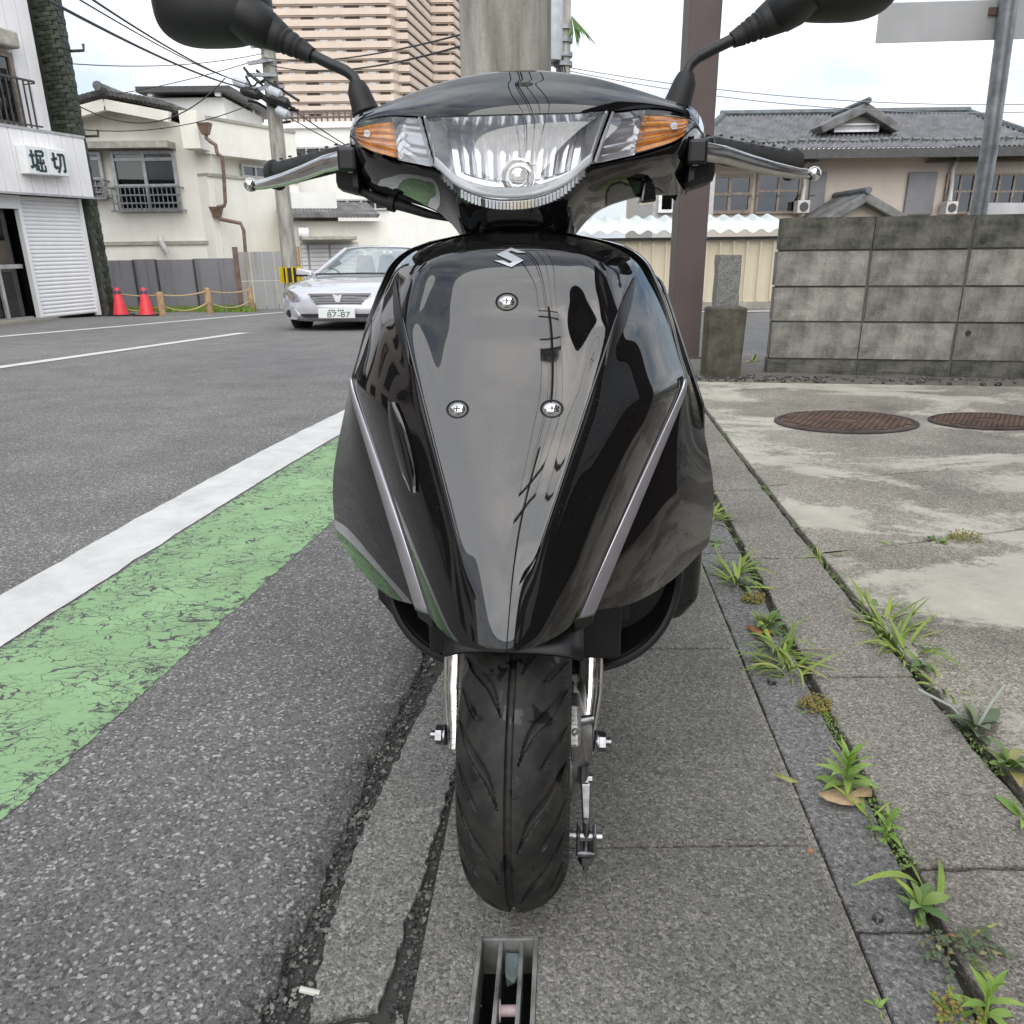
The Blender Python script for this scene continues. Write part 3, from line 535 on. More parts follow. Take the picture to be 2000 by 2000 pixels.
# stone markers and steel column
p = GG(1413, 742); T = thing('boundary_post', 'short mossy brown concrete post standing left of the block wall', 'post', (p.x, p.y, 0))
hz = at(1413, 601, p.y).z; MB().hexa([(-.112, 0, 0), (.102, 0, 0), (.102, .16, 0), (-.112, .16, 0)], [(-.112, 0, hz), (.116, 0, hz), (.116, .16, hz), (-.112, .16, hz)]).build('shaft', 'mossy_concrete', T, bevel=.012)
p2 = at(1415, 601, p.y + .32); zt = at(1417, 498, p.y + .32).z; T = thing('granite_post', 'slim rough grey granite post standing behind the mossy post', 'post', (p2.x, p2.y, 0))
m = MB(); m.grid(lambda u, v: ((lambda a, k: ((.070 + .006 * fr(a * 3, v * 9)) * max(-1, min(1, 1.5 * math.cos(a))), (.06 + .005 * fr(a * 3, v * 9, 4)) * max(-1, min(1, 1.5 * math.sin(a))), zt * v + .006 * fr(a * 2, 3) * v))(u * math.tau, 0)), 28, 44, False, True)
m.add([(.06, .05, zt - .002), (-.06, .05, zt), (-.06, -.05, zt), (.06, -.05, zt - .003)], [(0, 1, 2, 3)]); m.build('shaft', 'granite', T)
pb = GG(1340, 702); T = thing('steel_column', 'tall square brown painted steel column between scooter and block wall', 'column', (pb.x, pb.y, 0))
a, b = at(1311, 690, pb.y).x - pb.x, at(1366, 690, pb.y).x - pb.x
MB().box(a, b, 0, .24, 0, 4.2).build('shaft', 'brown_steel', T, bevel=.012); MB().box(a - .03, b + .03, -.03, .27, 0, .02).build('base_plate', 'brown_steel', T)
# cream metal shed with corrugated roof edge
SH = Front(1500, 603, 10.3, R(-1.5), 'metal_shed', 'low cream ribbed metal shed with pale corrugated roof behind the boundary posts', 'shed')
s0, s1 = SH.s(1130, 500)[0], SH.s(1545, 500)[0]; zt = SH.s(1450, 462)[1]
MB().box(s0, s1, .02, 1.4, 0, zt).build('wall', 'cream_metal', SH.T)
rib = MB().box(-.012, .012, -.012, .0195, .10, zt - .04).mesh('rib', 'cream_metal')
for i in range(int((s1 - s0) / .17)): inst('rib', rib, SH.T, (s0 + .1 + i * .17, 0, 0))
MB().box(s0, s1, -.03, .019, .0, .09).build('plinth', 'concrete_trim', SH.T); MB().box(s0, s1, -.05, -.006, zt - .035, zt).build('gutter_rail', 'dark_steel', SH.T)
zr = SH.s(1450, 425)[1]
m = MB(); m.grid(lambda u, v: (s0 + (s1 - s0) * u, -.16 + v * 1.2, zt + .03 + (zr - zt) * (.15 + v * .95) + .022 * math.sin(u * (s1 - s0) / .20 * math.tau)), 420, 2); m.build('corrugated_roof', 'corrugated_pale', SH.T, 1, solid=.006)
strip('shed_kerb_line', 'road_paint_white', lambda y: 1.2, lambda y: 6., [9.72, 9.86], 4, .004, z=lambda x, y: 0)
# tiled house on the right
HR = Front(1700, 425, 25., R(-1), 'tiled_house', 'two storey house with grey tiled hip roof and beige walls above the block wall', 'house', base=-1.2)
W0 = HR.s(1280, 400)[0]; W1 = HR.s(2000, 400)[0] + 6; ez = HR.s(1700, 300)[1]; EV = -.9     # eave stands .9 m proud
MB().box(W0, W1, 0, 7, 0, HR.s(1345, 297, EV)[1] - .12).build('wall', 'beige_siding', HR.T)
ev = [HR.s(1345, 297, EV), HR.s(2000, 297, EV)]; zE = ev[0][1]; rx0, zR = HR.s(1413, 226, 2.8); rx1 = HR.s(1887, 222, 2.8)[0]; xe0 = HR.s(1340, 297, EV)[0]; xe1 = HR.s(2075, 297, EV)[0]
def rooff(u, v):
    x = (xe0 + (xe1 - xe0) * u) * (1 - v) + (rx0 + (rx1 - rx0) * u) * v; y = EV + (2.8 - EV) * v
    rr = v * 15; return (x, y, zE + (zR - zE) * v + .05 - .10 * (rr - math.floor(rr)) + .022 * math.sin(u * 150 * math.tau / 2 * (1 - .25 * v)))
m = MB(); m.grid(rooff, 600, 60); o = m.build('roof', 'roof_tile', HR.T, 0); 
m = MB(); m.grid(lambda u, v: ((xe0) * (1 - v) + rx0 * v, EV + (2.8 - EV) * v + u * (6.4 * (1 - v)), zE + (zR - zE) * v - .04), 4, 10, True); m.build('roof_side', 'roof_tile', HR.T); m = MB(); m.grid(lambda u, v: (xe1 * (1 - v) + rx1 * v, EV + (2.8 - EV) * v + u * (6.4 * (1 - v)), zE + (zR - zE) * v - .04), 4, 10); m.build('roof_side', 'roof_tile', HR.T)
m = MB(); m.tube([(rx0 - .1, 2.8, zR + .05), (rx1 + .1, 2.8, zR + .05)], .11, 8); m.build('ridge', 'ridge_tile', HR.T)
for (xa, xb) in ((xe0, rx0), (xe1, rx1)): MB().tube([(xa, EV, zE + .05), (xb, 2.8, zR + .03)], .10, 8).build('hip_ridge', 'ridge_tile', HR.T)
MB().box(xe0, xe1, EV - .02, EV + .16, zE - .22, zE + .03).build('gutter', 'dark_steel', HR.T); MB().box(xe0 + .1, xe1 - .1, EV + .161, .0, zE - .17, zE - .10).build('soffit', 'tower_wall', HR.T)
sg = MB().tube([(-.10, 0, 0), (.10, 0, 0)], .05, 6).mesh('snow_guard', 'roof_tile_dark')
for i in range(34): 
    u = (i + .5) / 34; q_ = rooff(u, .17); inst('snow_guard', sg, HR.T, (q_[0], q_[1] - .02, q_[2] + .08))
def gable(pxl, pxr, pyb, pxa, pya, d, dep, win, sc_=1.):
    (xl, zl), (xr, _), (xa, za) = HR.s(pxl, pyb, d), HR.s(pxr, pyb, d), HR.s(pxa, pya, d); t_ = .28 * sc_; ov = .16
    MB().slab([(xl + .5 * sc_, zl - .1), (xr - .5 * sc_, zl - .1), (xr - .5 * sc_, zl + .18), (xa, za - .32), (xl + .5 * sc_, zl + .18)], d + .25, d + dep).build('gable_wall', 'beige_siding', HR.T)
    m = MB(); m.slab([(xl, zl), (xl + .12, zl - .20), (xa, za - t_), (xa, za)], d - ov, d + dep); m.slab([(xr, zl), (xa, za), (xa, za - t_), (xr - .12, zl - .20)], d - ov, d + dep); m.build('gable_roof', 'roof_tile_dark', HR.T, bevel=.03)
    MB().tube([(xa, d - ov - .08, za + .03), (xa, d + dep, za + .03)], .09, 8).build('gable_ridge', 'ridge_tile', HR.T)
    if win:
        (wx0, wz0), (wx1, wz1) = HR.s(1632, 257, d), HR.s(1722, 239, d)
        f_ = MB(); f_.box(wx0, wx1, d + .12, d + .24, wz0, wz0 + .06); f_.box(wx0, wx1, d + .12, d + .24, wz1 - .05, wz1); f_.box(wx0, wx0 + .05, d + .12, d + .24, wz0 + .06, wz1 - .05); f_.box(wx1 - .05, wx1, d + .12, d + .24, wz0 + .06, wz1 - .05)
        w_ = f_.build('window', 'white_board', HR.T); MB().box(wx0 + .05, wx1 - .05, d + .2, d + .22, wz0 + .06, wz1 - .05).build('pane', 'frosted', w_)
gable(1598, 1758, 247, 1690, 201, .2, 2.4, True); gable(1610, 1770, 424, 1690, 375, -2.2, 2.2, False)
def window(F, x0, x1, z0, z1, mat='alu_frame', name='window', cols=2, rails=(), room='dark_room', cur=None, t=.06, d=0., parent=None, glass='window_glass', gaps=True):
    T_ = parent or F.T; m = MB(); y0, y1 = d - .05, d + .05
    m.box(x0, x1, y0, y1, z1 - t, z1); m.box(x0, x1, y0, y1, z0, z0 + t); m.box(x0, x0 + t, y0, y1, z0 + t, z1 - t); m.box(x1 - t, x1, y0, y1, z0 + t, z1 - t)
    for i in range(1, cols): xc = x0 + (x1 - x0) * i / cols; m.box(xc - t / 2, xc + t / 2, y0 + .008, y1 - .008, z0 + t, z1 - t)
    for k in rails: zc = z0 + (z1 - z0) * k; m.box(x0 + t, x1 - t, y0 + .012, y1 - .012, zc - t * .45, zc + t * .45)
    w_ = m.build(name, mat, T_); 
    for i in range(cols):
        a = x0 + t + (x1 - x0 - 2 * t) * i / cols + .004; b = x0 + t + (x1 - x0 - 2 * t) * (i + 1) / cols - .004
        MB().box(a, b, d + .0, d + .006, z0 + t + .002, z1 - t - .002).build('pane', glass, w_)
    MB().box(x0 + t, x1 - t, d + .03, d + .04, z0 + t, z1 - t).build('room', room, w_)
    if cur:
        for (a, b, c0, c1) in cur:
            xa, xb = x0 + (x1 - x0) * a, x0 + (x1 - x0) * b; za, zb = z0 + (z1 - z0) * c0, z0 + (z1 - z0) * c1
            mm = MB(); mm.grid(lambda u, v: (xa + (xb - xa) * u, d + .018 + .006 * math.sin(u * (xb - xa) * 60), za + (zb - za) * v), 40, 1); mm.build('curtain', 'curtain', w_, 1)
    return w_
def wpx(F, x0, y0, x1, y1, **k): (a, b), (c, d_) = F.s(x0, y1), F.s(x1, y0); return window(F, a, c, b, d_, **k)
wpx(HR, 1378, 340, 1470, 418, mat='brown_frame', cols=2, rails=(.5,), d=-.06, t=.09); wpx(HR, 1472, 336, 1566, 418, mat='brown_frame', cols=2, rails=(.55,), d=-.06, t=.07, cur=[(.02, .45, .05, .97), (.80, 1., .5, .97)])
wpx(HR, 1836, 338, 1905, 418, mat='brown_frame', cols=2, rails=(.55,), d=-.06, t=.06, cur=[(.02, .45, .02, .97)]); wpx(HR, 1910, 338, 2010, 418, mat='brown_frame', cols=3, rails=(.55,), d=-.06, t=.06, cur=[(.02, .40, .05, .97)])
for (x0, x1) in ((1574, 1614), (1762, 1830)): (a, b), (c, d_) = HR.s(x0, 420), HR.s(x1, 336); MB().box(a, c, -.10, -.004, b, d_).build('storm_shutter_box', 'shutter_panel', HR.T, bevel=.02)
for (x0, x1, y) in ((1540, 1590, 318), (1806, 2010, 318)): (a, b), (c, d_) = HR.s(x0, y), HR.s(x1, y - 3); MB().box(a, c, -.42, -.004, b, d_).build('window_hood', 'dark_steel', HR.T)
for (x0, y0) in ((1545, 393), (1828, 395)):
    (a, b), (c, d_) = HR.s(x0, y0 + 25), HR.s(x0 + 26, y0); u_ = MB().box(a, c, -.55, -.14, b, d_).build('air_conditioner', 'ac_white', HR.T, bevel=.02)
    MB().lathe([((c - a) * .36, 0), ((c - a) * .36, .012), (0, .012)], 18, ((a + c) / 2, -.565, (b + d_) / 2), 'Y').build('fan_grille', 'dark_steel', u_)
    MB().tube([((a + c) / 2, -.35, d_), ((a + c) / 2 + .1, -.12, d_ + .4), ((a + c) / 2 + .06, -.12, d_ + .9), ((a + c) / 2 + .2, -.10, d_ + 1.35)], .06, 8).build('cooling_pipe', 'ac_white', u_)
(a, b), (c, d_) = HR.s(1366, 384), HR.s(1590, 381); MB().box(a, c, -.16, -.112, b, d_).build('balcony_rail', 'brown_frame', HR.T)
# narrow grey house far behind the shed
HF = Front(1250, 430, 17., R(0), 'far_house', 'sliver of a grey house wall with white window left of the brown column', 'house', base=-.2)
a, b = HF.s(1275, 420)[0], HF.s(1345, 420)[0]; MB().box(a, b + .5, 0, 3, 0, HF.s(1300, 340)[1]).build('wall', 'shutter_grey', HF.T); wpx(HF, 1284, 372, 1318, 416, mat='white_board', cols=1, d=-.06)
# sign on a pole
PS = at(1908, 430, 6.6); T = thing('sign_pole', 'grey steel sign post with blank grey board seen from behind, right edge', 'sign', (PS.x, PS.y, 0))
tp = at(1976, 0, 6.6); MB().tube([(0, 0, 0), (0, 0, 1.5), (tp.x - PS.x - .02, 0, tp.z), (tp.x - PS.x + .01, 0, 3.5)], .062, 16).build('pole', 'galvanised', T, 1)
def board(name, mat, pts, dy):
    q_ = [at(x, y, 6.6 + dy) for x, y in pts]; MB().slab([(p_.x - PS.x, p_.z) for p_ in q_], dy, dy + .012).build(name, mat, T)
board('board', 'sign_back', ((1711, 84), (2060, 74), (2075, -4), (1719, 6)), .075); board('lower_board', 'white_board', ((1916, 424), (2060, 424), (2060, 396), (1920, 396)), .08)
MB().box(tp.x - PS.x - .12, tp.x - PS.x + .06, .058, .074, tp.z - .08, tp.z - .03).build('bracket', 'copper_pipe', T)
# ================================================================== POLES AND WIRES
def pole(name, lab, px, py, Y, r0, r1, top, mat='pole_concrete', lean=0., base=None):
    p_ = at(px, py, Y); zb = gz(p_.x, Y) if base is None else base; T_ = thing(name, lab, 'utility pole', (p_.x, p_.y, zb)); n = 12
    MB().tube([(lean * (i / n), 0, (top - zb) * i / n - (.05 if i == 0 else 0)) for i in range(n + 1)], [r0 + (r1 - r0) * i / n for i in range(n + 1)], 28).build('shaft', mat, T_, 1); return T_
T = pole('concrete_pole', 'thick weathered concrete utility pole rising directly behind the scooter headlight', 988, 120, 5.0, .268, .235, 7.5)
MB().lathe([(.262, 0), (.262, .05), (.255, .05)], 28, (0, 0, 2.9)).build('steel_band', 'galvanised', T, 1)
T = pole('transformer_pole', 'thin distant utility pole with white transformer drum right of the concrete pole', 1100, 100, 13., .115, .10, 7.)
a = at(1079, 30, 13.) - T.location
MB().lathe([(.0, -.62), (.14, -.60), (.16, -.5), (.16, .5), (.14, .58), (0, .6)], 20, (a.x, -.06, a.z)).build('transformer', 'meter_grey', T, 1)
for zz in (55, 80, 108, 126): q_ = at(1100, zz, 13.).z - T.location.z; MB().lathe([(.14, -.03), (.14, .03)], 16, (0, 0, q_)).build('collar', 'galvanised', T)
for zz in (80, 126): q_ = at(1080, zz, 13.).z - T.location.z; MB().bar((-.36, 0, q_), (0, 0, q_), .045).build('cross_arm', 'galvanised', T)
for i in range(4): MB().tube([(-.14 + .01 * i, -.1, at(1080, 62, 13.).z - T.location.z), (-.20 + .05 * i, -.12, at(1080, 95, 13.).z - T.location.z), (-.05 + .03 * i, -.1, at(1080, 150, 13.).z - T.location.z)], .012, 6).build('lead', 'wire_black', T)
rng = random.Random(2); m = MB(); q0 = at(1116, 30, 12.9) - T.location
for i in range(26): a_ = rng.uniform(-.2, 1.2); l_ = rng.uniform(.18, .42); m.add([q0, q0 + Vector((l_ * math.sin(a_) * .6, 0, -l_ * .6)), q0 + Vector((l_ * math.sin(a_), rng.uniform(-.1, .1), -l_)), q0 + Vector((l_ * math.sin(a_) * .6 + .03, .01, -l_ * .6))], [(0, 1, 2, 3)])
m.build('frond', 'weed_leaf', T)
PL_Y = 19.; T = pole('roadside_pole', 'grey utility pole hung with tangled cables beside the cream house', 575, 606, PL_Y, .185, .15, at(512, 80, PL_Y).z, lean=0.)
TL = T
def loc(px, py, Y=PL_Y): return at(px, py, Y) - TL.location
c0 = at(569, 535, PL_Y); g_ = MB()
for k in range(11): a_ = k * math.tau / 11; g_.bar((.21 * math.cos(a_), .21 * math.sin(a_), loc(569, 552).z), (.21 * math.cos(a_), .21 * math.sin(a_), loc(569, 521).z), .108, .03, up=(math.cos(a_ + 1.57), math.sin(a_ + 1.57), 0))
g_.build('yellow_guard', 'yellow_guard', T); MB().lathe([(.2, loc(569, 550).z), (.2, loc(569, 523).z)], 20).build('guard_backing', 'car_black', T)
shaft_x = lambda py: 0.
for (x0, y0, x1, y1) in ((495, 95, 545, 90), (490, 128, 540, 120), (488, 150, 545, 150), (496, 178, 560, 172)): a, b = loc(x0, y0), loc(x1, y1); MB().bar((a.x, -.20, a.z), (b.x, -.20, b.z), .07).build('cross_arm', 'galvanised', T)
rng = random.Random(4)
for i in range(9):
    x0, y0 = rng.uniform(478, 510), rng.uniform(140, 195); pts = [loc(x0 + k * 13 + rng.uniform(-4, 4), y0 + k * 7 + rng.uniform(-12, 12)) for k in range(7)]; MB().tube([(p_.x, -.3 + .05 * i, p_.z) for p_ in pts], .03, 5).build('cable_loop', 'wire_black', T)
for (x, y, s_) in ((480, 172, .16), (500, 190, .22), (555, 205, .22), (545, 190, .16), (560, 228, .14)): a = loc(x, y); MB().tube([(a.x - s_, -.34, a.z + .06), (a.x - s_ * .6, -.34, a.z + .07), (a.x + s_ * .7, -.34, a.z - .02), (a.x + s_, -.34, a.z - .06)], [.05, .11, .11, .04], 10).build('splice_box', 'car_black' if s_ > .2 else 'meter_grey', T, 1)
def wire(lab, p0, p1, sag, r, mat='wire_black', mid=None):
    a, b = at(*p0), at(*p1); c_ = (a + b) / 2; me = [a + (b - a) * (i / 24) - Vector((0, 0, sag * 4 * (i / 24) * (1 - i / 24))) - c_ for i in range(25)]
    return tag(MB().tube(me, r * .72, 6).build('overhead_wire', mat, None, 1, loc=c_), lab, 'wire', 'overhead wires')
wire('thick black cable falling from the top left corner to the roadside pole', (60, -18, 7.), (500, 176, 18.7), .12, .019)
wire('upper twisted black cable crossing the sky left of the scooter mirror', (170, -8, 8.), (500, 168, 18.7), .12, .015); wire('thin wire running just below the upper twisted cable', (140, -10, 8.), (440, 150, 17.), .05, .011)
wire('faint level wire from the brick column to the roadside pole top', (134, 124, 15.), (515, 104, 18.7), .12, .012); wire('wire rising from the tiled gable to the roadside pole', (225, 184, 21.), (513, 114, 18.8), .06, .012)
wire('low twisted wire from brick column across the cream gable', (155, 253, 16.), (492, 203, 18.7), .2, .014); wire('drooping black service wire over the cream gable roof', (150, 205, 17.), (440, 152, 18.), .55, .018)
wire('upper grey wire crossing in front of the apartment tower', (515, 112, 18.8), (935, 58, 9.), .15, .014); wire('lower black wire crossing in front of the apartment tower', (515, 124, 18.8), (935, 80, 9.), .2, .016)
wire('steep thin wire descending toward the scooter from the roadside pole', (520, 175, 18.8), (690, 292, 24.), .05, .02); wire('second thin wire descending right of the roadside pole', (525, 205, 18.8), (700, 300, 24.), .05, .016)
wire('upper pale wire across the sky right of the scooter', (1090, 128, 13.), (2120, 200, 13.), .20, .009, 'wire_grey'); wire('lower pale wire across the sky right of the scooter', (1090, 134, 13.), (2120, 214, 13.), .24, .009, 'wire_grey')
# ================================================================== LEFT SIDE
# white shop with shutter, signs and green brick column
SP = Front(79, 622, 16.4, R(72), 'shop_building', 'white panelled shop with roller shutter, two sign boxes and green brick column', 'building')
def sp(px, py, d=0.): return SP.s(px, py, d)
zb0 = gz(SP.o.x, 17) - SP.z0
sL = sp(79, 500)[0]
x_sh0, z_sh1 = sp(40, 381); x_sh0 = sp(70, 560)[0]; x_sh1 = sp(182, 540)[0]; zs = .5 * (sp(60, 384)[1] + sp(150, 388)[1])
x_end = sp(190, 540)[0]; zf0 = zs + .04; zf1 = .5 * (sp(10, 249)[1] + sp(142, 276)[1])
# shutter slats
n_s = 30; sl_h = zs / n_s
slat = MB(); slat.grid(lambda u, v: ((x_sh1 - x_sh0 - .06) * u, -.018 * math.sin(v * math.pi) ** .6, sl_h * .97 * v), 1, 6, True); slm = slat.mesh('slat', 'shutter_white', 1)
SHT = MB().box(x_sh0 + .03, x_sh1 - .03, .05, .07, 0, zs - .002).build('shutter', 'shutter_white', SP.T)
for i in range(n_s): inst('slat', slm, SHT, (x_sh0 + .03, .045, i * sl_h))
for xx in (x_sh0, x_sh1 - .0): MB().box(xx - .05, xx + .03, -.02, .10, zb0, zs).build('shutter_rail', 'shutter_white', SP.T)
# doorway to the left with dark glass door
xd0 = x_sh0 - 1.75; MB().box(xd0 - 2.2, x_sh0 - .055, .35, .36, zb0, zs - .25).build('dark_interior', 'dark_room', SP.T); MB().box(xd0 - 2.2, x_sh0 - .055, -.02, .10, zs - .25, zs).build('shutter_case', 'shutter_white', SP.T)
dr = MB(); 
for xx in (xd0 - .9, xd0 + .1, xd0 + .62, xd0 + 1.1): dr.box(xx, xx + .07, .16, .22, zb0 + .1, zs - .26)
dr.box(xd0 - .9, x_sh0 - .06, .15, .23, zb0, zb0 + .1); dr.box(xd0 - .9, x_sh0 - .06, .165, .215, zs * .42, zs * .42 + .08); D = dr.build('glass_door', 'alu_frame', SP.T)
MB().box(xd0 - .83, x_sh0 - .06, .24, .25, zb0 + .1, zs - .26).build('pane', 'window_glass', D)
# fascia and upper wall, with panel seams
xl = x_sh0 - 5.
pw = .30; npan = int((x_end - xl) / pw) + 1
fp = MB().box(.006, pw - .006, -.30, -.26, zf0, zf1).mesh('siding_panel', 'white_siding')
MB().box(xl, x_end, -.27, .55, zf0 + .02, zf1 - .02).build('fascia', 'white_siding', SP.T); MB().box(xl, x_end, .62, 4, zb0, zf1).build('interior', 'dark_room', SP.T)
for i in range(npan): inst('siding_panel', fp, SP.T, (x_end - (i + 1) * pw, 0, 0))
MB().box(xl, x_end + .02, -.315, -.25, zf1, zf1 + .05).build('fascia_cap', 'alu_frame', SP.T); MB().box(xl, x_end + .02, -.315, -.25, zf0 - .04, zf0).build('fascia_sill', 'alu_frame', SP.T)
zt = 9.; xu1 = sp(98, 262, .35)[0]
up_ = MB().box(.006, pw - .006, .30, .34, zf1 + .05, zt).mesh('siding_panel', 'white_siding'); MB().box(xl, xu1, .335, 3, zf1 - .02, zt).build('upper_wall', 'white_siding', SP.T)
for i in range(npan): inst('siding_panel', up_, SP.T, (xu1 - (i + 1) * pw, 0, 0))
# upper window with awning box and rail
wx1, wz0 = sp(44, 240, .3); wz1 = sp(20, 105, .3)[1]; W_ = window(SP, wx1 - 2.4, wx1, wz0 - .1, wz1, mat='brown_frame', cols=2, t=.09, d=.27, cur=[(.1, .55, .4, .95)])
(ax, az) = sp(22, 96, .1); MB().box(wx1 - 2.7, wx1 + .05, .02, .295, wz1 + .06, wz1 + .36).build('shutter_box', 'concrete_trim', SP.T, bevel=.04)
rl = MB(); 
for i in range(20): rl.box(wx1 - 2.4 + i * .13, wx1 - 2.4 + i * .13 + .025, .02, .045, zf1 + .06, zf1 + .95)
rl.box(wx1 - 2.5, wx1 + .22, .015, .05, zf1 + .95, zf1 + .99); rl.box(wx1 - 2.5, wx1 + .22, .015, .05, zf1 + .14, zf1 + .17); rl.box(wx1 + .20, wx1 + .22, .016, .30, zf1 + .93, zf1 + .95); rl.build('window_rail', 'dark_steel', SP.T)
# sign boxes and their brush characters
def signbox(x0, y0, x1, y1, strokes, lab):
    d = -.52; (a, zt_), (b, _) = SP.s(x0, y0, d), SP.s(x1, y0, d); zb_ = SP.s((x0 + x1) / 2, y1, d)[1]
    zt_ = SP.s((x0 + x1) / 2, y0, d)[1]; S_ = MB().box(a, b, d, -.302, zb_, zt_).build('sign_box', 'sign_white', SP.T, bevel=.02); S_['label'] = lab
    W2, H2 = b - a, zt_ - zb_
    m = MB()
    for st in strokes:
        wdt = st[0] * H2; pts = [(a + W2 * (.14 + .72 * x), zb_ + H2 * (.10 + .80 * y)) for x, y in st[1:]]
        for (p_, q_) in zip(pts, pts[1:]): m.bar((p_[0], d - .003, p_[1]), (q_[0], d - .003, q_[1]), .0062, wdt, up=(0, 0, 1)) if False else m.hexa(*[[(p_[0] + nx * wdt / 2 * s1, d + dy, p_[1] + nz * wdt / 2 * s1) if e == 0 else (q_[0] + nx * wdt / 2 * s1, d + dy, q_[1] + nz * wdt / 2 * s1) for (e, s1) in ((0, -1), (1, -1), (1, 1), (0, 1))] for dy in (-.008, -.003) for (nx, nz) in [((lambda L_: (-(q_[1] - p_[1]) / L_, (q_[0] - p_[0]) / L_))(math.hypot(q_[0] - p_[0], q_[1] - p_[1])))]])
    m.build('lettering', 'ink_green', S_)
hori = [(.09, (.02, .66), (.36, .70)), (.10, (.19, .92), (.19, .22)), (.10, (.0, .16), (.38, .28)), (.09, (.46, .88), (.92, .90), (.90, .70)), (.08, (.46, .70), (.90, .70)), (.10, (.47, .90), (.46, .45), (.36, .04)),
        (.09, (.70, .64), (.70, .04)), (.08, (.54, .56), (.54, .38), (.88, .38)), (.08, (.88, .56), (.88, .36)), (.08, (.50, .28), (.50, .05), (.94, .05)), (.08, (.94, .30), (.94, .03))]
kiri = [(.10, (.02, .58), (.44, .68)), (.11, (.22, .92), (.20, .22), (.44, .28)), (.10, (.48, .84), (.95, .86), (.92, .08), (.76, .12)), (.10, (.70, .82), (.64, .40), (.40, .02))]
signbox(46, 284, 88, 340, hori, 'white sign box with the first dark character'); signbox(90, 290, 127, 343, kiri, 'white sign box with the second dark character')
# green brick column: bricks one by one on the street face
cb0, cb1 = x_end + .03, sp(217, 600)[0] + .02; cy = -.12; czt = 7.6
MB().box(cb0, cb1, cy + .02, 1.4, zb0 - .05, czt).build('column', 'brick_mortar', SP.T)
bh, bw_ = .115, (cb1 - cb0) / 2; bm_ = MB().box(.006, bw_ - .006, 0, .03, .006, bh - .006).mesh('brick', 'green_brick')
r = 0; cnt = 0
while r * bh < czt - zb0 and cnt < 240:
    for k in range(2):
        if r % 2 == 0: inst('brick', bm_, SP.T, (cb0 + k * bw_, cy, zb0 + r * bh)); cnt += 1
        elif k < 1: inst('brick', bm_, SP.T, (cb0 + (k + .5) * bw_, cy, zb0 + r * bh)); cnt += 1
    r += 1
bz_ = zf1 + .06; be = MB().box(0, .03, .006, .219, .004, .076).mesh('brick', 'green_brick'); nr = int((czt - bz_) / .082)
for r in range(nr):
    for k in range(2): inst('brick', be, SP.T, (cb0 - .03, cy - .0 + k * .225 + (.11 if r % 2 else 0.), bz_ + r * .082))
m = MB()
for r in range(int((czt - zb0) / bh)):
    for k in range(5): m.box(cb1 - .002, cb1 + .015, cy + .03 + k * .27 + (.13 if r % 2 else 0), cy + .03 + k * .27 + .258 + (.13 if r % 2 else 0), zb0 + r * bh + .006, zb0 + (r + 1) * bh - .006)
o = m.build('side_bricks', 'green_brick', SP.T); o['kind'] = 'stuff'
for zz in (102, 263): z_ = sp(140, zz)[1]; MB().tube([(cb1, .2, z_), (cb1 + .1, -.35, z_), (cb1 + .1, -.36, z_ + .12)], .03, 6).build('bracket', 'dark_steel', SP.T)
strip('shop_step', 'strip_concrete', lambda y: itp([(10, -13), (30, -13)], y), lambda y: itp([(13.5, -9.0), (19.8, -10.1), (24, -10.5)], y) + .05 * fr(y, 3), ygrid(13, 24, .3, .3), 6, .05, .06)
# cream house: gable front and receding wing
CH = Front(250, 480, 23.5, R(0), 'cream_house', 'cream plaster house with tiled gable, barred window and brown drainpipe', 'house', base=gz(-12, 23.5) - .05)
cs = lambda px, py, d=0.: CH.s(px, py, d)
xa0 = cs(130, 400)[0]; xc = cs(424, 400)[0]; xap, zap = cs(198, 184, -.6); xr, zr = cs(315, 233); xr2, zr2 = cs(379, 251); zfl = cs(149, 199)
poly = [(xa0, -.1), (xc, -.1), (xc, zr2 - .05), (xr2, zr2), (xap, zap - .08), (cs(120, 215)[0], cs(120, 215)[1]), (xa0, cs(120, 215)[1] - .2)]
MB().slab(poly, 0, 9).build('wall', 'cream_plaster', CH.T)
# roof of the gable: tiles over the slope
def slope(xA, zA, xB, zB, n, name):
    def f(u, v): rr = u * n; k = rr - math.floor(rr); return (xA + (xB - xA) * u, -.55 + 6.5 * v, zA + (zB - zA) * u + .10 - .07 * k + .03 * math.sin(v * 60))
    m = MB(); m.grid(f, n * 5, 60); m.build(name, 'roof_tile_dark', CH.T, solid=.10)
slope(xap, zap, cs(344, 218)[0], cs(344, 214)[1], 14, 'roof'); slope(xap, zap, cs(110, 222)[0], cs(110, 222)[1], 12, 'roof')
MB().tube([(xap, -.7, zap + .14), (xap, 6, zap + .14)], .13, 10).build('ridge', 'roof_tile_dark', CH.T); MB().lathe([(0, -.08), (.11, -.07), (.13, 0), (.10, .07), (0, .08)], 14, (xap, -.72, zap + .17), 'Y').build('ridge_end', 'roof_tile_dark', CH.T, 1)
for (q0, q1) in (((xap, zap - .08), cs(344, 226)), ((xap, zap - .08), cs(110, 232))): a = Vector((q0[0], -.45, q0[1] - .15)); b = Vector((q1[0], -.45, q1[1] - .1)); MB().bar(a, b, .18, .26).build('barge_board', 'cream_plaster', CH.T)
for (x0, y0, x1, y1) in ((178, 207, 200, 199), (216, 199, 245, 207)): a, b = cs(x0, y0), cs(x1, y1); MB().slab([(a[0], a[1] - .12), (b[0], b[1] - .12), (b[0], b[1] + .12), (a[0], a[1] + .12)], -.02, .03).build('gable_vent', 'dark_steel', CH.T)
a, b = cs(166, 292), cs(343, 284); MB().box(a[0] - 1, b[0], -.55, -.004, a[1] - .03, a[1] + .14).build('window_hood', 'concrete_trim', CH.T)
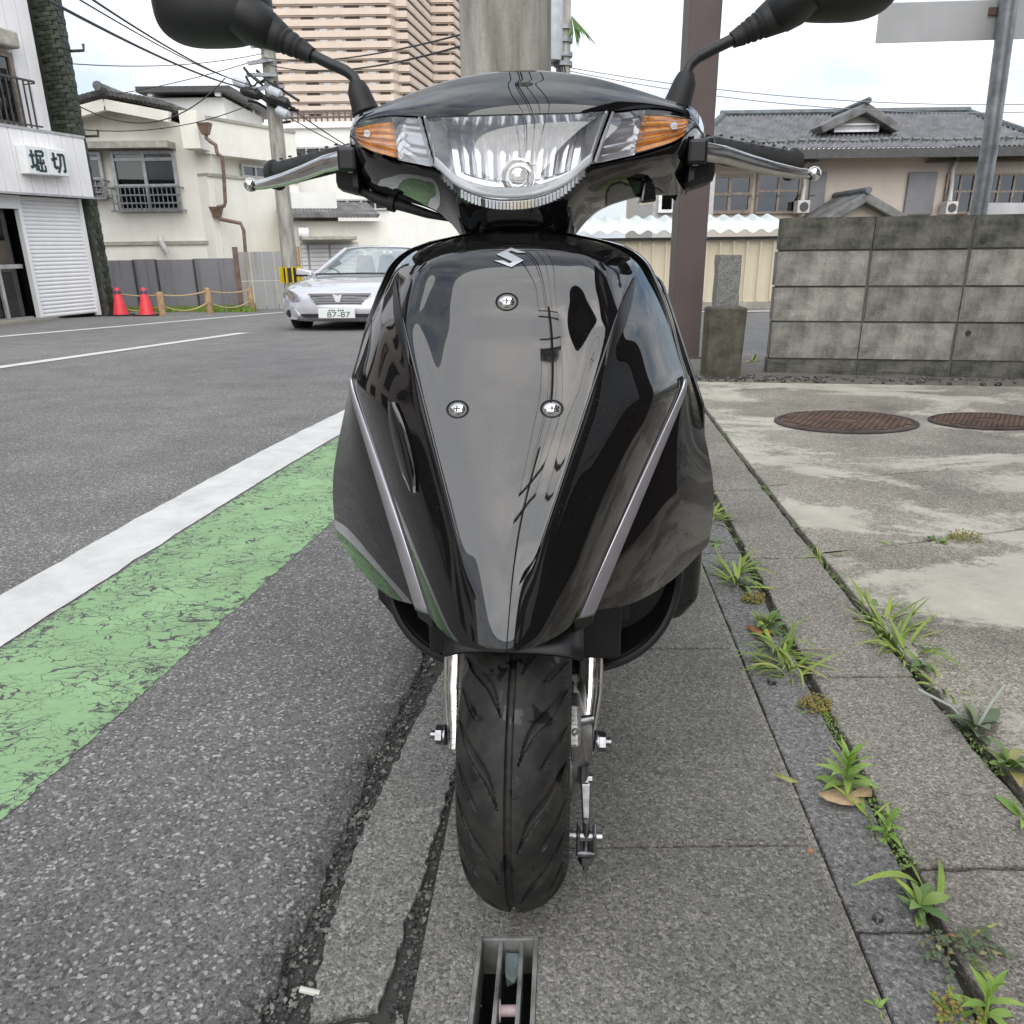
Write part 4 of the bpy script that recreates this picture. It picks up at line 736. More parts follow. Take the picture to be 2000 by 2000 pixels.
def barred(x0, y0, x1, y1, cols, cur):
    (a, zb), (b, zt_) = cs(x0, y1), cs(x1, y0); W_ = window(CH, a, b, zb, zt_, cols=cols, rails=(.43, .86), t=.09, d=-.06, cur=cur); m = MB(); zm = zb + (zt_ - zb) * .40
    nb = int((b - a) / .12)
    for i in range(nb + 1): x = a + (b - a) * i / nb; m.box(x - .012, x + .012, -.36, -.335, zb, zm)
    for k in (0, .33, .66, 1): m.box(a - .1, b + .1, -.375, -.32, zb + (zm - zb) * k - .02, zb + (zm - zb) * k + .02)
    for x in (a - .1, b + .07): m.box(x, x + .03, -.318, -.01, zb, zb + .04); m.box(x, x + .03, -.318, -.01, zm - .04, zm)
    m.build('bars', 'galvanised', W_)
barred(236, 294, 342, 414, 2, [(.10, .48, .36, .84), (.52, .97, .36, .84)]); barred(140, 297, 198, 390, 1, None)
a, b = cs(120, 477), cs(421, 474); MB().box(a[0], b[0], -.05, -.003, a[1] - .05, a[1] + .05).build('string_course', 'concrete_trim', CH.T)
a, b = cs(403, 480), cs(421, 430)
MB().tube([(*([cs(318, 470)[0]]), -.12, cs(318, 470)[1] + .1), (cs(318, 470)[0] + .05, -.3, cs(318, 472)[1]), (cs(334, 492)[0], -.25, cs(334, 496)[1])], .09, 10).build('vent_pipe', 'ac_white', CH.T, 1)
# projecting parapet box at the corner and the receding wing
MB().box(cs(377, 280)[0], xc + .02, -.75, 3, cs(400, 296)[1], cs(400, 224)[1]).build('parapet_box', 'cream_plaster', CH.T)
def downpipe(pts, r, T_, d): MB().tube([(cs(x, y, d)[0], d, cs(x, y, d)[1]) for x, y in pts], r, 8).build('downpipe', 'copper_pipe', T_)
downpipe([(402, 252), (403, 270), (412, 277), (421, 283), (424, 300)], .052, CH.T, -.84)
downpipe([(424, 300), (434, 306), (437, 340), (440, 395), (438, 402), (424, 405)], .052, CH.T, -.12); downpipe([(424, 422), (430, 428), (470, 436), (476, 450), (480, 500)], .052, CH.T, -.16)
for (x, y, d) in ((400, 247, -.84), (423, 410, -.14)): a = cs(x, y, d); MB().hexa([(a[0] - .08, d - .08, a[1] - .20), (a[0] + .08, d - .08, a[1] - .20), (a[0] + .08, d + .08, a[1] - .20), (a[0] - .08, d + .08, a[1] - .20)], [(a[0] - .17, d - .15, a[1] + .08), (a[0] + .17, d - .15, a[1] + .08), (a[0] + .17, d + .13, a[1] + .08), (a[0] - .17, d + .13, a[1] + .08)]).build('rain_hopper', 'copper_pipe', CH.T)
CW = Front(424, 480, 23.3, R(62), 'house_wing', 'cream side wing with slanting parapet behind the utility pole', 'house', base=gz(-9, 23.5) - .05)
ws = lambda px, py, d=0.: CW.s(px, py, d)
zp = .5 * (ws(430, 222)[1] + ws(560, 272)[1]); zq = .5 * (ws(440, 298)[1] + ws(545, 322)[1]); x9 = ws(588, 400)[0]
MB().box(0, x9, -.02, .5, zq, zp).build('parapet', 'cream_plaster', CW.T); MB().box(0, x9, .501, 4, 0, zq + .5).build('wall', 'cream_plaster', CW.T); MB().box(.0, x9, .05, .5, 0, ws(500, 352)[1]).build('lower_wall', 'cream_plaster', CW.T)
MB().box(.0, x9, .0, .52, ws(500, 352)[1], ws(500, 352)[1] + .08).build('ledge', 'concrete_trim', CW.T); MB().box(0, x9, -.06, .54, zp, zp + .08).build('parapet_cap', 'concrete_trim', CW.T)
(a, b), (c, d_) = ws(470, 350, .5), ws(520, 326, .5); window(CW, a, c, b + .05, d_, cols=2, d=.44, t=.07)
# flat roofed penthouse with dark slab roof
PH = Front(299, 220, 27., R(0), 'rooftop_room', 'flat roofed white rooftop room with thin dark roof above the cream wing', 'house', base=gz(-12, 27) - .05)
a, b = PH.s(299, 210), PH.s(436, 190); MB().box(a[0], b[0], 0, 4., 0, b[1]).build('wall', 'white_plaster', PH.T); MB().box(a[0] - .3, b[0] + .35, -.4, 4.6, b[1] + .1, b[1] + .26).build('roof', 'dark_steel', PH.T)
m = MB(); m.box(a[0], a[0] + .15, -.3, -.15, b[1], b[1] + .1); m.box(b[0] - .15, b[0], -.3, -.15, b[1], b[1] + .1); m.box(b[0] - .15, b[0], 3, 3.2, b[1], b[1] + .1); m.build('roof_post', 'white_plaster', PH.T)
RB = Front(560, 260, 33., R(-2), 'white_block', 'large pale block with ribbon windows and brown rooftop railing behind the pole', 'building', base=-1.3)
rs = lambda px, py: RB.s(px, py); a = rs(430, 240)[0]; b = rs(905, 240)[0]; zt = rs(600, 242)[1]
MB().box(a, b, 0, 8, 0, zt).build('wall', 'white_plaster', RB.T); MB().box(a - .1, b, -.15, 0 - .003, zt - .16, zt + .05).build('cornice', 'white_board', RB.T)
rl = MB(); z2 = rs(600, 216)[1]
for i in range(42): x = a + (b - a) * i / 41; rl.box(x - .03, x + .03, .2, .26, zt, z2)
for k in (.12, .55, 1.): rl.box(a, b, .19, .27, zt + (z2 - zt) * k - .04, zt + (z2 - zt) * k + .04)
rl.build('roof_railing', 'tower_cap', RB.T)
for (x0, y0, x1, y1, c_) in ((577, 286, 700, 322, 5), (600, 388, 760, 412, 6)): wpx(RB, x0, y0, x1, y1, cols=c_, d=-.06, room='curtain')
# garage building with tiled lean-to, awning roll and shutter
GA = Front(590, 560, 24.5, R(18), 'garage_building', 'low white garage with grey tiled lean-to roof and ribbed shutters behind the car', 'building', base=gz(-5, 24) - .05)
gs = lambda px, py, d=0.: GA.s(px, py, d)
a, b = gs(578, 500)[0], gs(760, 500)[0]; z1 = gs(600, 432)[1]; MB().box(a, b, 0, 5, 0, z1).build('wall', 'cream_plaster', GA.T)
m = MB(); za, zb_ = gs(580, 425, -.5)[1], gs(565, 400, 2)[1]
m.grid(lambda u, v: (a - .3 + (b - a) * u, -.5 + 2.5 * v, za + (zb_ - za) * v + .05 * (1 - (v * 7) % 1) + .02 * math.sin(u * 160)), 160, 42); m.build('roof', 'roof_tile_dark', GA.T, solid=.08)
MB().box(a, gs(664, 400)[0], .8, 5, z1 + .02, gs(600, 372)[1]).build('upper_storey', 'white_plaster', GA.T)
MB().tube([(gs(582, 456)[0], -.35, gs(590, 456)[1]), (gs(602, 470)[0], -.35, gs(600, 456)[1])], .16, 14).build('awning_roll', 'white_board', GA.T, 1)
MB().box(gs(586, 470)[0], gs(690, 470)[0], -.9, -.06, gs(600, 464)[1] - .08, gs(600, 464)[1] + .03).build('awning_board', 'concrete_trim', GA.T, bevel=.02)
zs2 = gs(620, 474)[1]; slh = .12; g_sl = MB(); x0, x1 = gs(588, 500)[0], gs(632, 500)[0]
for (x0, x1) in ((gs(588, 500)[0], gs(602, 500)[0]), (gs(604, 500)[0], gs(643, 500)[0]), (gs(645, 500)[0], gs(700, 500)[0])):
    S_ = MB().box(x0, x1, -.05, -.004, 0, zs2).build('shutter', 'shutter_grey', GA.T); sm = MB().box(0, x1 - x0 - .04, -.03, -.001, .012, slh - .012).mesh('slat', 'shutter_white')
    for i in range(int(zs2 / slh)): inst('slat', sm, S_, (x0 + .02, -.05, i * slh))
# distant beige block and grey fences
BB = Front(760, 480, 42., R(-3), 'beige_block', 'beige two storey block with dark posts seen under the left handlebar', 'building', base=-1.5)
a, b, z1 = BB.s(690, 450)[0], BB.s(905, 450)[0], BB.s(760, 405)[1]; MB().box(a, b, 0, 8, 0, z1).build('wall', 'beige_siding', BB.T); MB().box(a - .3, b, -.6, 3, z1, z1 + .35).build('roof', 'roof_tile_dark', BB.T)
for x in (752, 818): k = BB.s(x, 440)[0]; MB().box(k - .14, k + .14, -.3, -.02, 0, z1).build('post', 'brown_frame', BB.T)
wpx(BB, 770, 425, 800, 470, cols=2, d=-.06); wpx(BB, 838, 415, 890, 452, cols=2, d=-.06)
FN = Front(215, 600, 22.3, R(2), 'panel_fence', 'grey metal panel fence with rusty seams in front of the cream house', 'fence', base=gz(-11, 22.3) - .02)
fs_ = lambda px, py: FN.s(px, py); x = fs_(190, 560)[0]; zt = fs_(350, 507)[1]
for i, (p0, p1) in enumerate(((190, 268), (268, 312), (312, 385), (385, 470))): a, b = fs_(p0, 560)[0], fs_(p1, 560)[0]; MB().box(a + .01, b - .01, (i % 2) * .02, .03 + (i % 2) * .02, 0, zt + .02 * (i % 2)).build('panel', 'fence_grey', FN.T)
for p0 in (268, 312, 385): a = fs_(p0, 560)[0]; MB().box(a - .022, a + .022, -.035, -.005, 0, zt + .01).build('seam_post', 'dark_steel', FN.T)
FR = Front(468, 590, 21.6, R(5), 'rusty_fence', 'taller pale sheet metal fence with rust stains beside the utility pole', 'fence', base=gz(-7, 21.6) - .02)
a, b, zt = FR.s(468, 540)[0], FR.s(585, 540)[0], FR.s(520, 491)[1]; nsh = 5
for i in range(nsh):
    for k in range(2): MB().box(a + (b - a) * i / nsh + .01, a + (b - a) * (i + 1) / nsh - .01, .02 * (i % 2), .02 * (i % 2) + .02, zt * .5 * k + .01, zt * .5 * (k + 1) - .008).build('sheet', 'fence_rusty', FR.T)
for x in (468, 588): k = FR.s(x, 540)[0]; MB().box(k - .10, k + .02, -.05, .05, 0, zt + .12).build('post', 'copper_pipe' if x < 500 else 'wood_post', FR.T)
# grass verge
m = MB(); rng = random.Random(3)
for _ in range(5000):
    px, py = rng.uniform(240, 500), 598 + 12 * rng.random() ** 1.2; p = GG(px, py); z = gz(p.x, p.y); h = rng.uniform(.05, .14); a_ = rng.uniform(0, 3.1); dx, dy = math.cos(a_) * .03, math.sin(a_) * .03
    m.add([(p.x - dx, p.y - dy, z), (p.x + dx, p.y + dy, z), (p.x + rng.uniform(-.05, .05), p.y, z + h)], [(0, 1, 2)])
tag(m.build('grass_verge', 'grass_leaf'), 'strip of yellow green grass below the panel fence', 'grass', kind='stuff')
# cones
def cone(px, py, lab, tilt):
    p = GG(px, py); T_ = thing('traffic_cone', lab, 'traffic cone', (p.x, p.y, gz(p.x, p.y) + .003), 0, 'red cones by the fence'); h = at(px, py - 55, p.y).z - p.z
    MB().box(-.25, .25, -.19, .19, 0, .035).build('base', 'car_black', T_, bevel=.01); MB().lathe([(.17, .035), (.16, .06), (.048, h * .97), (.036, h), (0, h)], 24).build('body', 'cone_red', T_, 1)
    MB().lathe([(.082, h * .80), (.080, h * .82), (.066, h * .89), (.064, h * .90)], 24).build('collar', 'cone_band', T_, 1); return T_
cone(237, 617, 'left red traffic cone next to the green brick column', 0); cone(288, 617, 'right red traffic cone nearer the wooden posts', 0)
# wooden posts with rope
RF = thing('rope_fence', 'low wooden posts linked by slack rope before the grey panel fence', 'rope fence', (*G2(318, 616), 0)); RF.location.z = gz(RF.location.x, RF.location.y)
def rl_(px, py, Y): return at(px, py, Y) - RF.location
pp = []
for (px, py, pt, Y) in ((222, 612, 563, 18.6), (318, 616, 570, 17.9), (410, 611, 562, 18.9), (492, 604, 560, 20.2)):
    a = at(px, py, Y); zb_ = gz(a.x, Y) - RF.location.z; h = at(px, pt, Y).z - RF.location.z; x, y = a.x - RF.location.x, Y - RF.location.y; pp.append((x, y, zb_, h))
    MB().lathe([(.075, zb_), (.07, h - .02), (.055, h), (0, h)], 12, (x, y, 0)).build('post', 'wood_post', RF, 1)
for (a, b) in zip(pp, pp[1:]):
    for k, sg_ in ((.12, .06), (.55, .16)):
        za, zc = a[3] - k * (a[3] - a[2]), b[3] - k * (b[3] - b[2]); MB().tube([(a[0] + (b[0] - a[0]) * t, a[1] + (b[1] - a[1]) * t, za + (zc - za) * t - sg_ * 4 * t * (1 - t)) for t in [i / 10 for i in range(11)]], .018, 6).build('rope', 'rope', RF)
# apartment tower
TW = Front(520, 210, 190., R(0), 'apartment_tower', 'tall beige apartment tower with stacked balconies behind the left mirror', 'building', base=-5)
ts = lambda px, py: TW.s(px, py); px_m = 190 / 1500 * .95
xA, xB = ts(522, 150)[0], ts(768, 150)[0]; k_ = (xB - xA) / 246
plan = [(xA + 1.5, 0), (xB, 0), (xB + 9 * k_, 2.5), (xB + 30 * k_, 2.5), (xB + 62 * k_, 24), (xB + 108 * k_, 24), (xB + 160 * k_, 52), (xB + 160 * k_, 70), (xA + 1.5, 70)]
zt = ts(700, -130)[1]; zb_ = ts(600, 230)[1]; fh = (ts(600, 60)[1] - ts(600, 166)[1]) / 5.
core = [(x + (0 if x < xA else .0), y + .75) for x, y in plan[:7]] + plan[7:]
MB().prism([(x - (.8 if i > 2 else 0), y) for i, (x, y) in enumerate(core)], 0, zt).build('wall', 'tower_wall', TW.T)
band = MB(); pl_ = plan[:7]
for (p, q_) in zip(pl_, pl_[1:]):
    d = Vector((q_[0] - p[0], q_[1] - p[1], 0)).normalized(); n_ = Vector((-d.y, d.x, 0)) * .5; P_, Q_ = Vector((*p, 0)), Vector((*q_, 0)); e = d * .2
    band.hexa([P_ - e * 0, Q_, Q_ + n_, P_ + n_], [v + Vector((0, 0, 1.2)) for v in (P_ - e * 0, Q_, Q_ + n_, P_ + n_)])
bme = band.mesh('balcony', 'tower_band'); slabm = MB().prism([(x, y + .3) for x, y in pl_] + [(x, y + .8) for x, y in pl_[::-1]], -.25, -.01).mesh('floor_slab', 'tower_wall')
wq = MB().box(0, 1, -.05, .05, 0, 1).mesh('opening', 'tower_dark'); wq2 = MB().box(0, 1, -.05, .05, 0, 1).mesh('window', 'alu_frame'); rg = random.Random(6); ww = xB - xA
nf = int((zt - zb_) / fh) + 1; z0_ = ts(600, 166)[1] - 1.2
kf0 = int((zb_ - z0_) / fh) - 2
for i in range(kf0, kf0 + nf + 3):
    z = z0_ + i * fh
    if z < 1 or z > zt + 2: continue
    inst('balcony', bme, TW.T, (0, 0, z)); inst('floor_slab', slabm, TW.T, (0, 0, z))
    for (f, wd) in ((.03, .085), (.17, .05), (.30, .10), (.44, .06), (.56, .05), (.64, .12), (.80, .06), (.885, .085)):
        inst('opening' if wd > .07 else 'window', wq if wd > .07 else wq2, TW.T, (xA + ww * f, .72, z + .9), (0, 0, 0), (ww * wd, 1, fh - 1.2))
    inst('opening', wq, TW.T, (xB + 70 * k_, 24.72, z + .9), (0, 0, 0), (26 * k_, 1, fh - 1.2)); inst('opening', wq, TW.T, (xB + 13 * k_, 3.22, z + .9), (0, 0, 0), (14 * k_, 1, fh - 1.2))
# ================================================================== BEHIND AND BESIDE THE CAMERA (mirrored in the black paint)
HB = thing('timber_house', 'dark brown clad house beside the forecourt outside the right edge', 'house', (3.1, 1.6, 0))
MB().box(0, 6, -12, 0, 0, 6.2).build('wall', 'brown_wall', HB); MB().hexa([(-.6, -12.6, 6.21), (6.6, -12.6, 6.21), (6.6, .6, 6.21), (-.6, .6, 6.21)], [(2.9, -9, 8.2), (3.1, -9, 8.2), (3.1, -3, 8.2), (2.9, -3, 8.2)]).build('roof', 'roof_tile_dark', HB)
for y in (-2.6, -6.2, -9.4):
    for z in (.9, 3.3): f_ = MB().box(-.06, -.004, y, y + 1.8, z, z + 1.2).build('window', 'alu_frame', HB); MB().box(-.075, -.062, y + .1, y + 1.7, z + .1, z + 1.1).build('pane', 'frosted', f_)
HC = thing('street_house', 'cream two storey shop row across the road outside the left edge', 'building', (-10.2, 9.5, gz(-10, 8)))
MB().box(-6, 0, -20, 0, 0, 5.6).build('wall', 'beige_siding', HC); MB().box(-6.3, .5, -20.3, .3, 5.61, 5.9).build('roof', 'roof_tile_dark', HC)
for y in (-2.5, -6, -9.5, -13, -17):
    for z in (.3, 3.2): f_ = MB().box(.004, .08, y - .9, y + .9, z, z + 1.9 - (z > 1) * .4).build('window', 'brown_frame', HC); MB().box(.082, .09, y - .8, y + .8, z + .1, z + 1.75 - (z > 1) * .4).build('pane', 'dark_room', f_)
TB = thing('street_pole', 'utility pole standing behind the photographer mirrored in the scooter', 'utility pole', (.55, -8.2, 0)); MB().tube([(0, 0, -.05), (0, 0, 8.6)], [.16, .13], 18).build('shaft', 'pole_concrete', TB, 1)
for z in (7.2, 7.9): MB().bar((-1.1, 0, z), (1.1, 0, z), .08).build('cross_arm', 'galvanised', TB)
for i, (x, z) in enumerate(((-1.0, 7.95), (-.4, 7.95), (.4, 7.95), (1.0, 7.25), (-.2, 6.4))):
    a, b = Vector((.55 + x, -8.2, z)), Vector((-.1 + x * .3, 4.9, z - .9)); c_ = (a + b) / 2
    tag(MB().tube([a + (b - a) * (k / 20) - Vector((0, 0, .35 * 4 * (k / 20) * (1 - k / 20))) - c_ for k in range(21)], .014, 6).build('overhead_wire', 'wire_black', None, 1, loc=c_), 'cable strung overhead from the rear pole to the concrete pole, mirrored in the paint', 'wire', 'wires above the camera')
# ================================================================== SCOOTER  (u right, v back, z up; origin on the ground under the front axle)
SC = thing('motor_scooter', 'glossy black motor scooter parked head on upon the drain lids', 'scooter', (-.003, .842, 0), -R(5.2))
WU = .012                                            # the steered wheel sits slightly to the right
# ---- front shield
TW_ = [(.40, .244), (.43, .254), (.467, .2575), (.507, .2545), (.539, .2475), (.58, .236), (.625, .2225), (.671, .205), (.721, .1885), (.758, .1715), (.785, .153), (.80, .127), (.81, .088), (.816, .05)]
TC = [(.39, -.158), (.40, -.158), (.415, -.156), (.43, -.151), (.46, -.138), (.50, -.118), (.55, -.091), (.60, -.063), (.645, -.038), (.70, -.013), (.745, .004), (.775, .020), (.795, .042), (.808, .070), (.816, .10)]
TE = [(.40, .125), (.46, .14), (.6, .145), (.7, .150), (.77, .148), (.80, .135), (.816, .115)]
TD = [(.39, .022), (.41, .018), (.45, .010), (.5, .006), (.6, .004), (.68, -.004), (.74, -.014), (.775, -.014), (.80, -.004), (.816, 0.)]
ZB = [(-.33, .4145), (0, .413), (.33, .4145), (.5, .4165), (.667, .420), (.8, .404), (.92, .404), (1., .420)]
def u_r(z): return min(.135 - (.772 - z) * .333 + .026 * (1 - sst(.395, .52, z)), .62 * itp(TW_, z))
def soft(a, b, k): return min(a, b) - k * math.log(1 + math.exp(-abs(a - b) / k))
def u_s(z): return soft(.208 - (.645 - z) / .226 * .119, itp(TW_, z) - .0085, .005)
def v_s(z): return soft(.104 - (.645 - z) / .226 * .182, itp(TE, z) - (.046 - .03 * sst(.645, .80, z)) + .004, .006)
def front_v(u, z):                                   # depth of the shell between centre line and silver blade
    u = abs(u); us = min(u_s(z), itp(TW_, z) - .008); ur = u_r(z); vc = itp(TC, z); p = 2.25 + 1.25 * sst(.48, .70, z); x = min(1., u / us)
    lift = .0032 + .0075 * sst(.64, .73, z) * (1 - sst(.772, .80, z)); lift *= sst(.44, .52, z) * (1 - sst(.785, .808, z)); wd = .013 + .006 * sst(.64, .74, z)
    return vc + (v_s(z) - vc) * x ** p - lift * math.exp(-((u - ur) / wd) ** 2) * (1 - x ** 8)
def shield(c, t, off=0.):
    a = abs(c); z = .816 + (itp(ZB, a) - .816) * t; W_ = itp(TW_, z); us = min(u_s(z), W_ - .008); ve = itp(TE, z)
    if a <= 2/3: u = us * (1.5 * a); v = front_v(u, z)
    else: p = 3 * a - 2; u = us + (W_ - us) * p; v = v_s(z) + (ve - v_s(z)) * p - .011 * math.sin(math.pi * p)
    return (math.copysign(u, c) if c else 0., v + off, z)
m = MB(); cs_ = [-1 + 2 * i / 60 for i in range(61)]
m.grid(lambda a, t: shield(-1 + 2 * a, t ** .9), 96, 72); o = m.build('front_shield', 'gloss_black', SC, 1, sub=1); FS = o
for e in o.data.edges: pass
o.data.set_sharp_from_angle(angle=R(80))
# rolled edge of the shield
for sgn in (-1, 1):
    m = MB(); m.grid(lambda k, t: (lambda p: (p[0] - sgn * .016 * k * k, p[1] + .045 * k, p[2] - .004 * k))(shield(sgn, t ** .9)), 6, 64, sgn > 0); m.build('shield_return', 'gloss_black', FS, 1)
# lower lip, matte
m = MB()
lip = [Vector(shield(-.667 + 1.334 * i / 40, 1.)) for i in range(41)]
m.grid(lambda a, t: (lambda p: (p.x * (1 - .03 * t), p.y + .004 - .010 * math.sin(t * 3.14) + .03 * t, p.z - .009 * t))(lip[int(round(a * 40))]), 40, 8, True); m.build('nose_lip', 'satin_black', FS, 1)
# silver blades
for sgn in (-1, 1):
    def blade(a, t):
        z = .648 + (.419 - .648) * t; u, v = u_s(min(z, .6449)), v_s(min(z, .6449)); wd = (.0030 + .0070 * t ** .8) * min(1, t * 12 + .25); k = (a - .5) * 2
        return (sgn * (u + wd * k * .92), v - .0065 - .001 * (1 - k * k) + wd * k * .55, z)
    m = MB(); m.grid(blade, 8, 40, sgn < 0); b_ = m.build('silver_blade', 'silver_trim', SC, 1, solid=.003); z = .418; u, v = u_s(z), v_s(z)
    MB().hexa([(sgn * (u - .012), v - .010, z - .018), (sgn * (u + .010), v + .008, z - .014), (sgn * (u + .008), v + .02, z - .014), (sgn * (u - .012), v + .01, z - .018)], [(sgn * (u - .012), v - .018, z + .004), (sgn * (u + .012), v + .004, z + .004), (sgn * (u + .012), v + .02, z + .004), (sgn * (u - .012), v + .01, z + .004)]).build('blade_end', 'satin_black', b_, bevel=.003)
# raised flutes beside the V of the nose
def at_uz(u, z): return front_v(u, z)
for sgn in (-1, 1):
    pts = [(.131 - (.768 - z) * .345, z) for z in [.772 - .29 * i / 30 for i in range(31)]]
    MB().tube([(sgn * u, at_uz(u, z) + .0015, z) for u, z in pts], [.0003 + .0020 * math.sin(math.pi * (i / 30 * .98 + .01)) ** .6 for i in range(31)], 10).build('crease_ridge', 'gloss_black', FS, 1)
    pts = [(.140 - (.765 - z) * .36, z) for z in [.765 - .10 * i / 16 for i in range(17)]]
    m = MB(); m.grid(lambda a, t: (lambda z: (lambda u: (sgn * u, at_uz(u, z) - .0022 - .0012 * math.sin(math.pi * a), z))(.139 - (.765 - z) * .40 + (a - .5) * .014 * math.sin(math.pi * min(.98, t + .02)) ** .7))(.765 - .085 * t), 6, 20); m.build('dent_shade', 'satin_black', FS, 1)  # raised dark plate, paints in the dark reflection of a recess
# horn slot on the left
def slot(a, t, wd, off): z = .640 - .090 * t; u = -(.128 - .028 * t) + (a - .5) * wd * math.sin(math.pi * min(.97, max(.03, t))) ** .4; return (u, at_uz(u, z) - off, z)
m = MB(); m.grid(lambda a, t: slot(a, t, .024, .0035 + .004 * math.sin(math.pi * a)), 8, 20); V_ = m.build('horn_vent', 'gloss_black', SC, 1)
m = MB(); m.grid(lambda a, t: (lambda q_: (q_[0] + .003, q_[1], q_[2]))(slot(a, .22 + .6 * t, .0095, .0092)), 4, 14); m.build('vent_slot', 'car_black', V_)
# screws
for (u, z) in ((.0, .744), (-.050, .637), (.050, .638)):
    v = at_uz(u, z); dz = .004; nv = Vector((-(at_uz(u + .006, z) - at_uz(u - .006, z)) / .012, 1, -(at_uz(u, z + dz) - at_uz(u, z - dz)) / (2 * dz))).normalized() * -1
    M_ = Matrix.Translation((u, v, z)) @ nv.to_track_quat('Z', 'Y').to_matrix().to_4x4()
    def put(mb, name, mat, par): mb.v = [tuple(M_ @ Vector((p[0] * 1.25, p[1], p[2]))) for p in mb.v]; return mb.build(name, mat, par, 1)
    s_ = put(MB().lathe([(.0100, -.001), (.0100, .0005), (.0094, .0010), (.0082, .0003), (.0078, -.0005), (0, -.0005)], 28), 'screw_recess', 'car_black', FS)
    put(MB().lathe([(.0066, -.0004), (.0066, .0006), (.0060, .0011), (.0045, .0022), (.002, .0028), (0, .0029)], 24), 'screw_head', 'chrome', s_)
    c_ = MB(); c_.box(-.0030, .0030, -.0007, .0007, .0026, .0031); c_.box(-.0007, .0007, -.0030, .0030, .00265, .00315); put(c_, 'cross_slot', 'car_black', s_)
# emblem
S1 = [(-1, .10), (.02, 1.), (1, .42), (1, .28), (.28, .28), (.02, .52), (-.36, .20), (-.36, .10)]
emb = [(0, 1), (1, .46), (.42, .46), (.02, .70), (-.16, .56), (.86, -.30), (.12, -1), (-1, -.30), (-.44, -.30), (.0, -.62), (.18, -.46), (-.90, .34)]
m = MB(); zc, uc = .7885, .0015
vsE = [(uc + .0172 * x, zc + .0098 * y) for x, y in emb]; f_ = [(u, at_uz(u, z) - .0015, z) for u, z in vsE]; b_ = [(u, at_uz(u, z) + .001, z) for u, z in vsE]; n = len(emb)
m.add(f_ + b_, [tuple(range(n))] + [(i, n + i, n + (i + 1) % n, (i + 1) % n) for i in range(n)]); m.build('emblem', 'logo_silver', FS)
# inner panel, side panel, wheel well bowl
inn = [(-.232, .60), (-.238, .45), (-.228, .36), (-.20, .30), (.228, .285), (.254, .32), (.256, .45), (.243, .60), (.18, .76), (.10, .80), (-.10, .80), (-.18, .76)]
MB().slab(inn[::-1], .172, .205).build('inner_shield', 'gloss_black', SC, 1, bevel=.012, seg=3)
def bowl(a, t, k=0.):
    al = math.pi * a; c_, s_ = math.cos(al), math.sin(al); return (.014 + (.202 + k) * math.copysign(abs(c_) ** .6, c_) * (1 - .06 * t), .075 + .085 * t + .06 * abs(c_) ** 2 * (1 - t), .418 - (.160 + k) * abs(s_) ** .6 * (1 - .06 * t) - .03 * t * 0)
m = MB(); m.grid(lambda a, t: bowl(a, t), 48, 6); m.build('wheel_well', 'satin_black', SC, 1, solid=.006)
MB().tube([bowl(i / 48, 0, .002) for i in range(49)], .006, 8).build('well_rim', 'satin_black', SC, 1)
MB().slab([(.21 * x, .40 + z) for x, z in ((-1, .02), (-.98, -.08), (-.75, -.145), (.75, -.145), (.98, -.08), (1, .02))][::1], .150, .160).build('well_back', 'satin_black', SC)
for sgn in (-1, 1): MB().box(WU + sgn * .095 - .030, WU + sgn * .095 + .030, .045, .12, .292, .44).build('fork_cover', 'satin_black', SC, bevel=.006)
MB().box(.118, .150, .085, .1, .33, .44).build('cover_rib', 'satin_black', SC, bevel=.002)
# front mudguard over the tyre
m = MB(); m.grid(lambda a, t: (lambda th, r: (WU + (a - .5) * .15, -r * math.cos(th), .20 + r * math.sin(th)))(R(58) + R(130) * t, .226 - .012 * (2 * a - 1) ** 4), 10, 30); m.build('mudguard', 'satin_black', SC, 1, solid=.004)
# ---- front wheel
WH = .200
def groove(x, s):
    d = .006 * max(0, 1 - (abs(x) / .0040) ** 6) if abs(x) < .0040 else 0
    P_ = math.tau * .2 / 13; ax = abs(x); s2 = -s + (P_ * .5 if x < 0 else 0)
    if .008 < ax < .060:
        t = (.060 - ax) / .050; c1 = .105 * (t ** 1.25) + .010 * math.sin(t * 5.5); k = (s2 - c1) % P_; k = min(k, P_ - k); wd = .0088 * min(1, 6 * t, 5 * (1 - t) + .1)
        if k < wd: d = max(d, .0058 * (1 - (k / wd) ** 6))
        if t < .55:
            k = (s2 - c1 + P_ * .47) % P_; k = min(k, P_ - k); wd = .0064 * min(1, 6 * t, 8 * (.55 - t))
            if wd > 0 and k < wd: d = max(d, .0050 * (1 - (k / wd) ** 6))
    return d
def tyre(a, t):
    ph = (a * 2 - 1) * 1.78; th = t * math.tau; x = .0635 * math.sin(ph) * (1 if abs(ph) < 1.57 else 1); r = .2 - .062 * (1 - math.cos(ph)); s = th * .2
    r -= groove(x, s) if abs(ph) < 1.45 else 0
    return (x, -r * math.cos(th), r * math.sin(th))
def wheel(vloc, name):
    m = MB(); m.grid(tyre, 150, 900); T_ = m.build('tyre', 'tyre_rubber', SC, 1, loc=(WU if vloc < .5 else 0, vloc, WH)); T_.name = 'tyre'
    return T_
TY = wheel(0, 'f'); TY.data.set_sharp_from_angle(angle=R(60))
ty2 = bpy.data.objects.new('tyre', TY.data); COL.objects.link(ty2); ty2.parent = SC; ty2.location = (0, 1.15, WH)
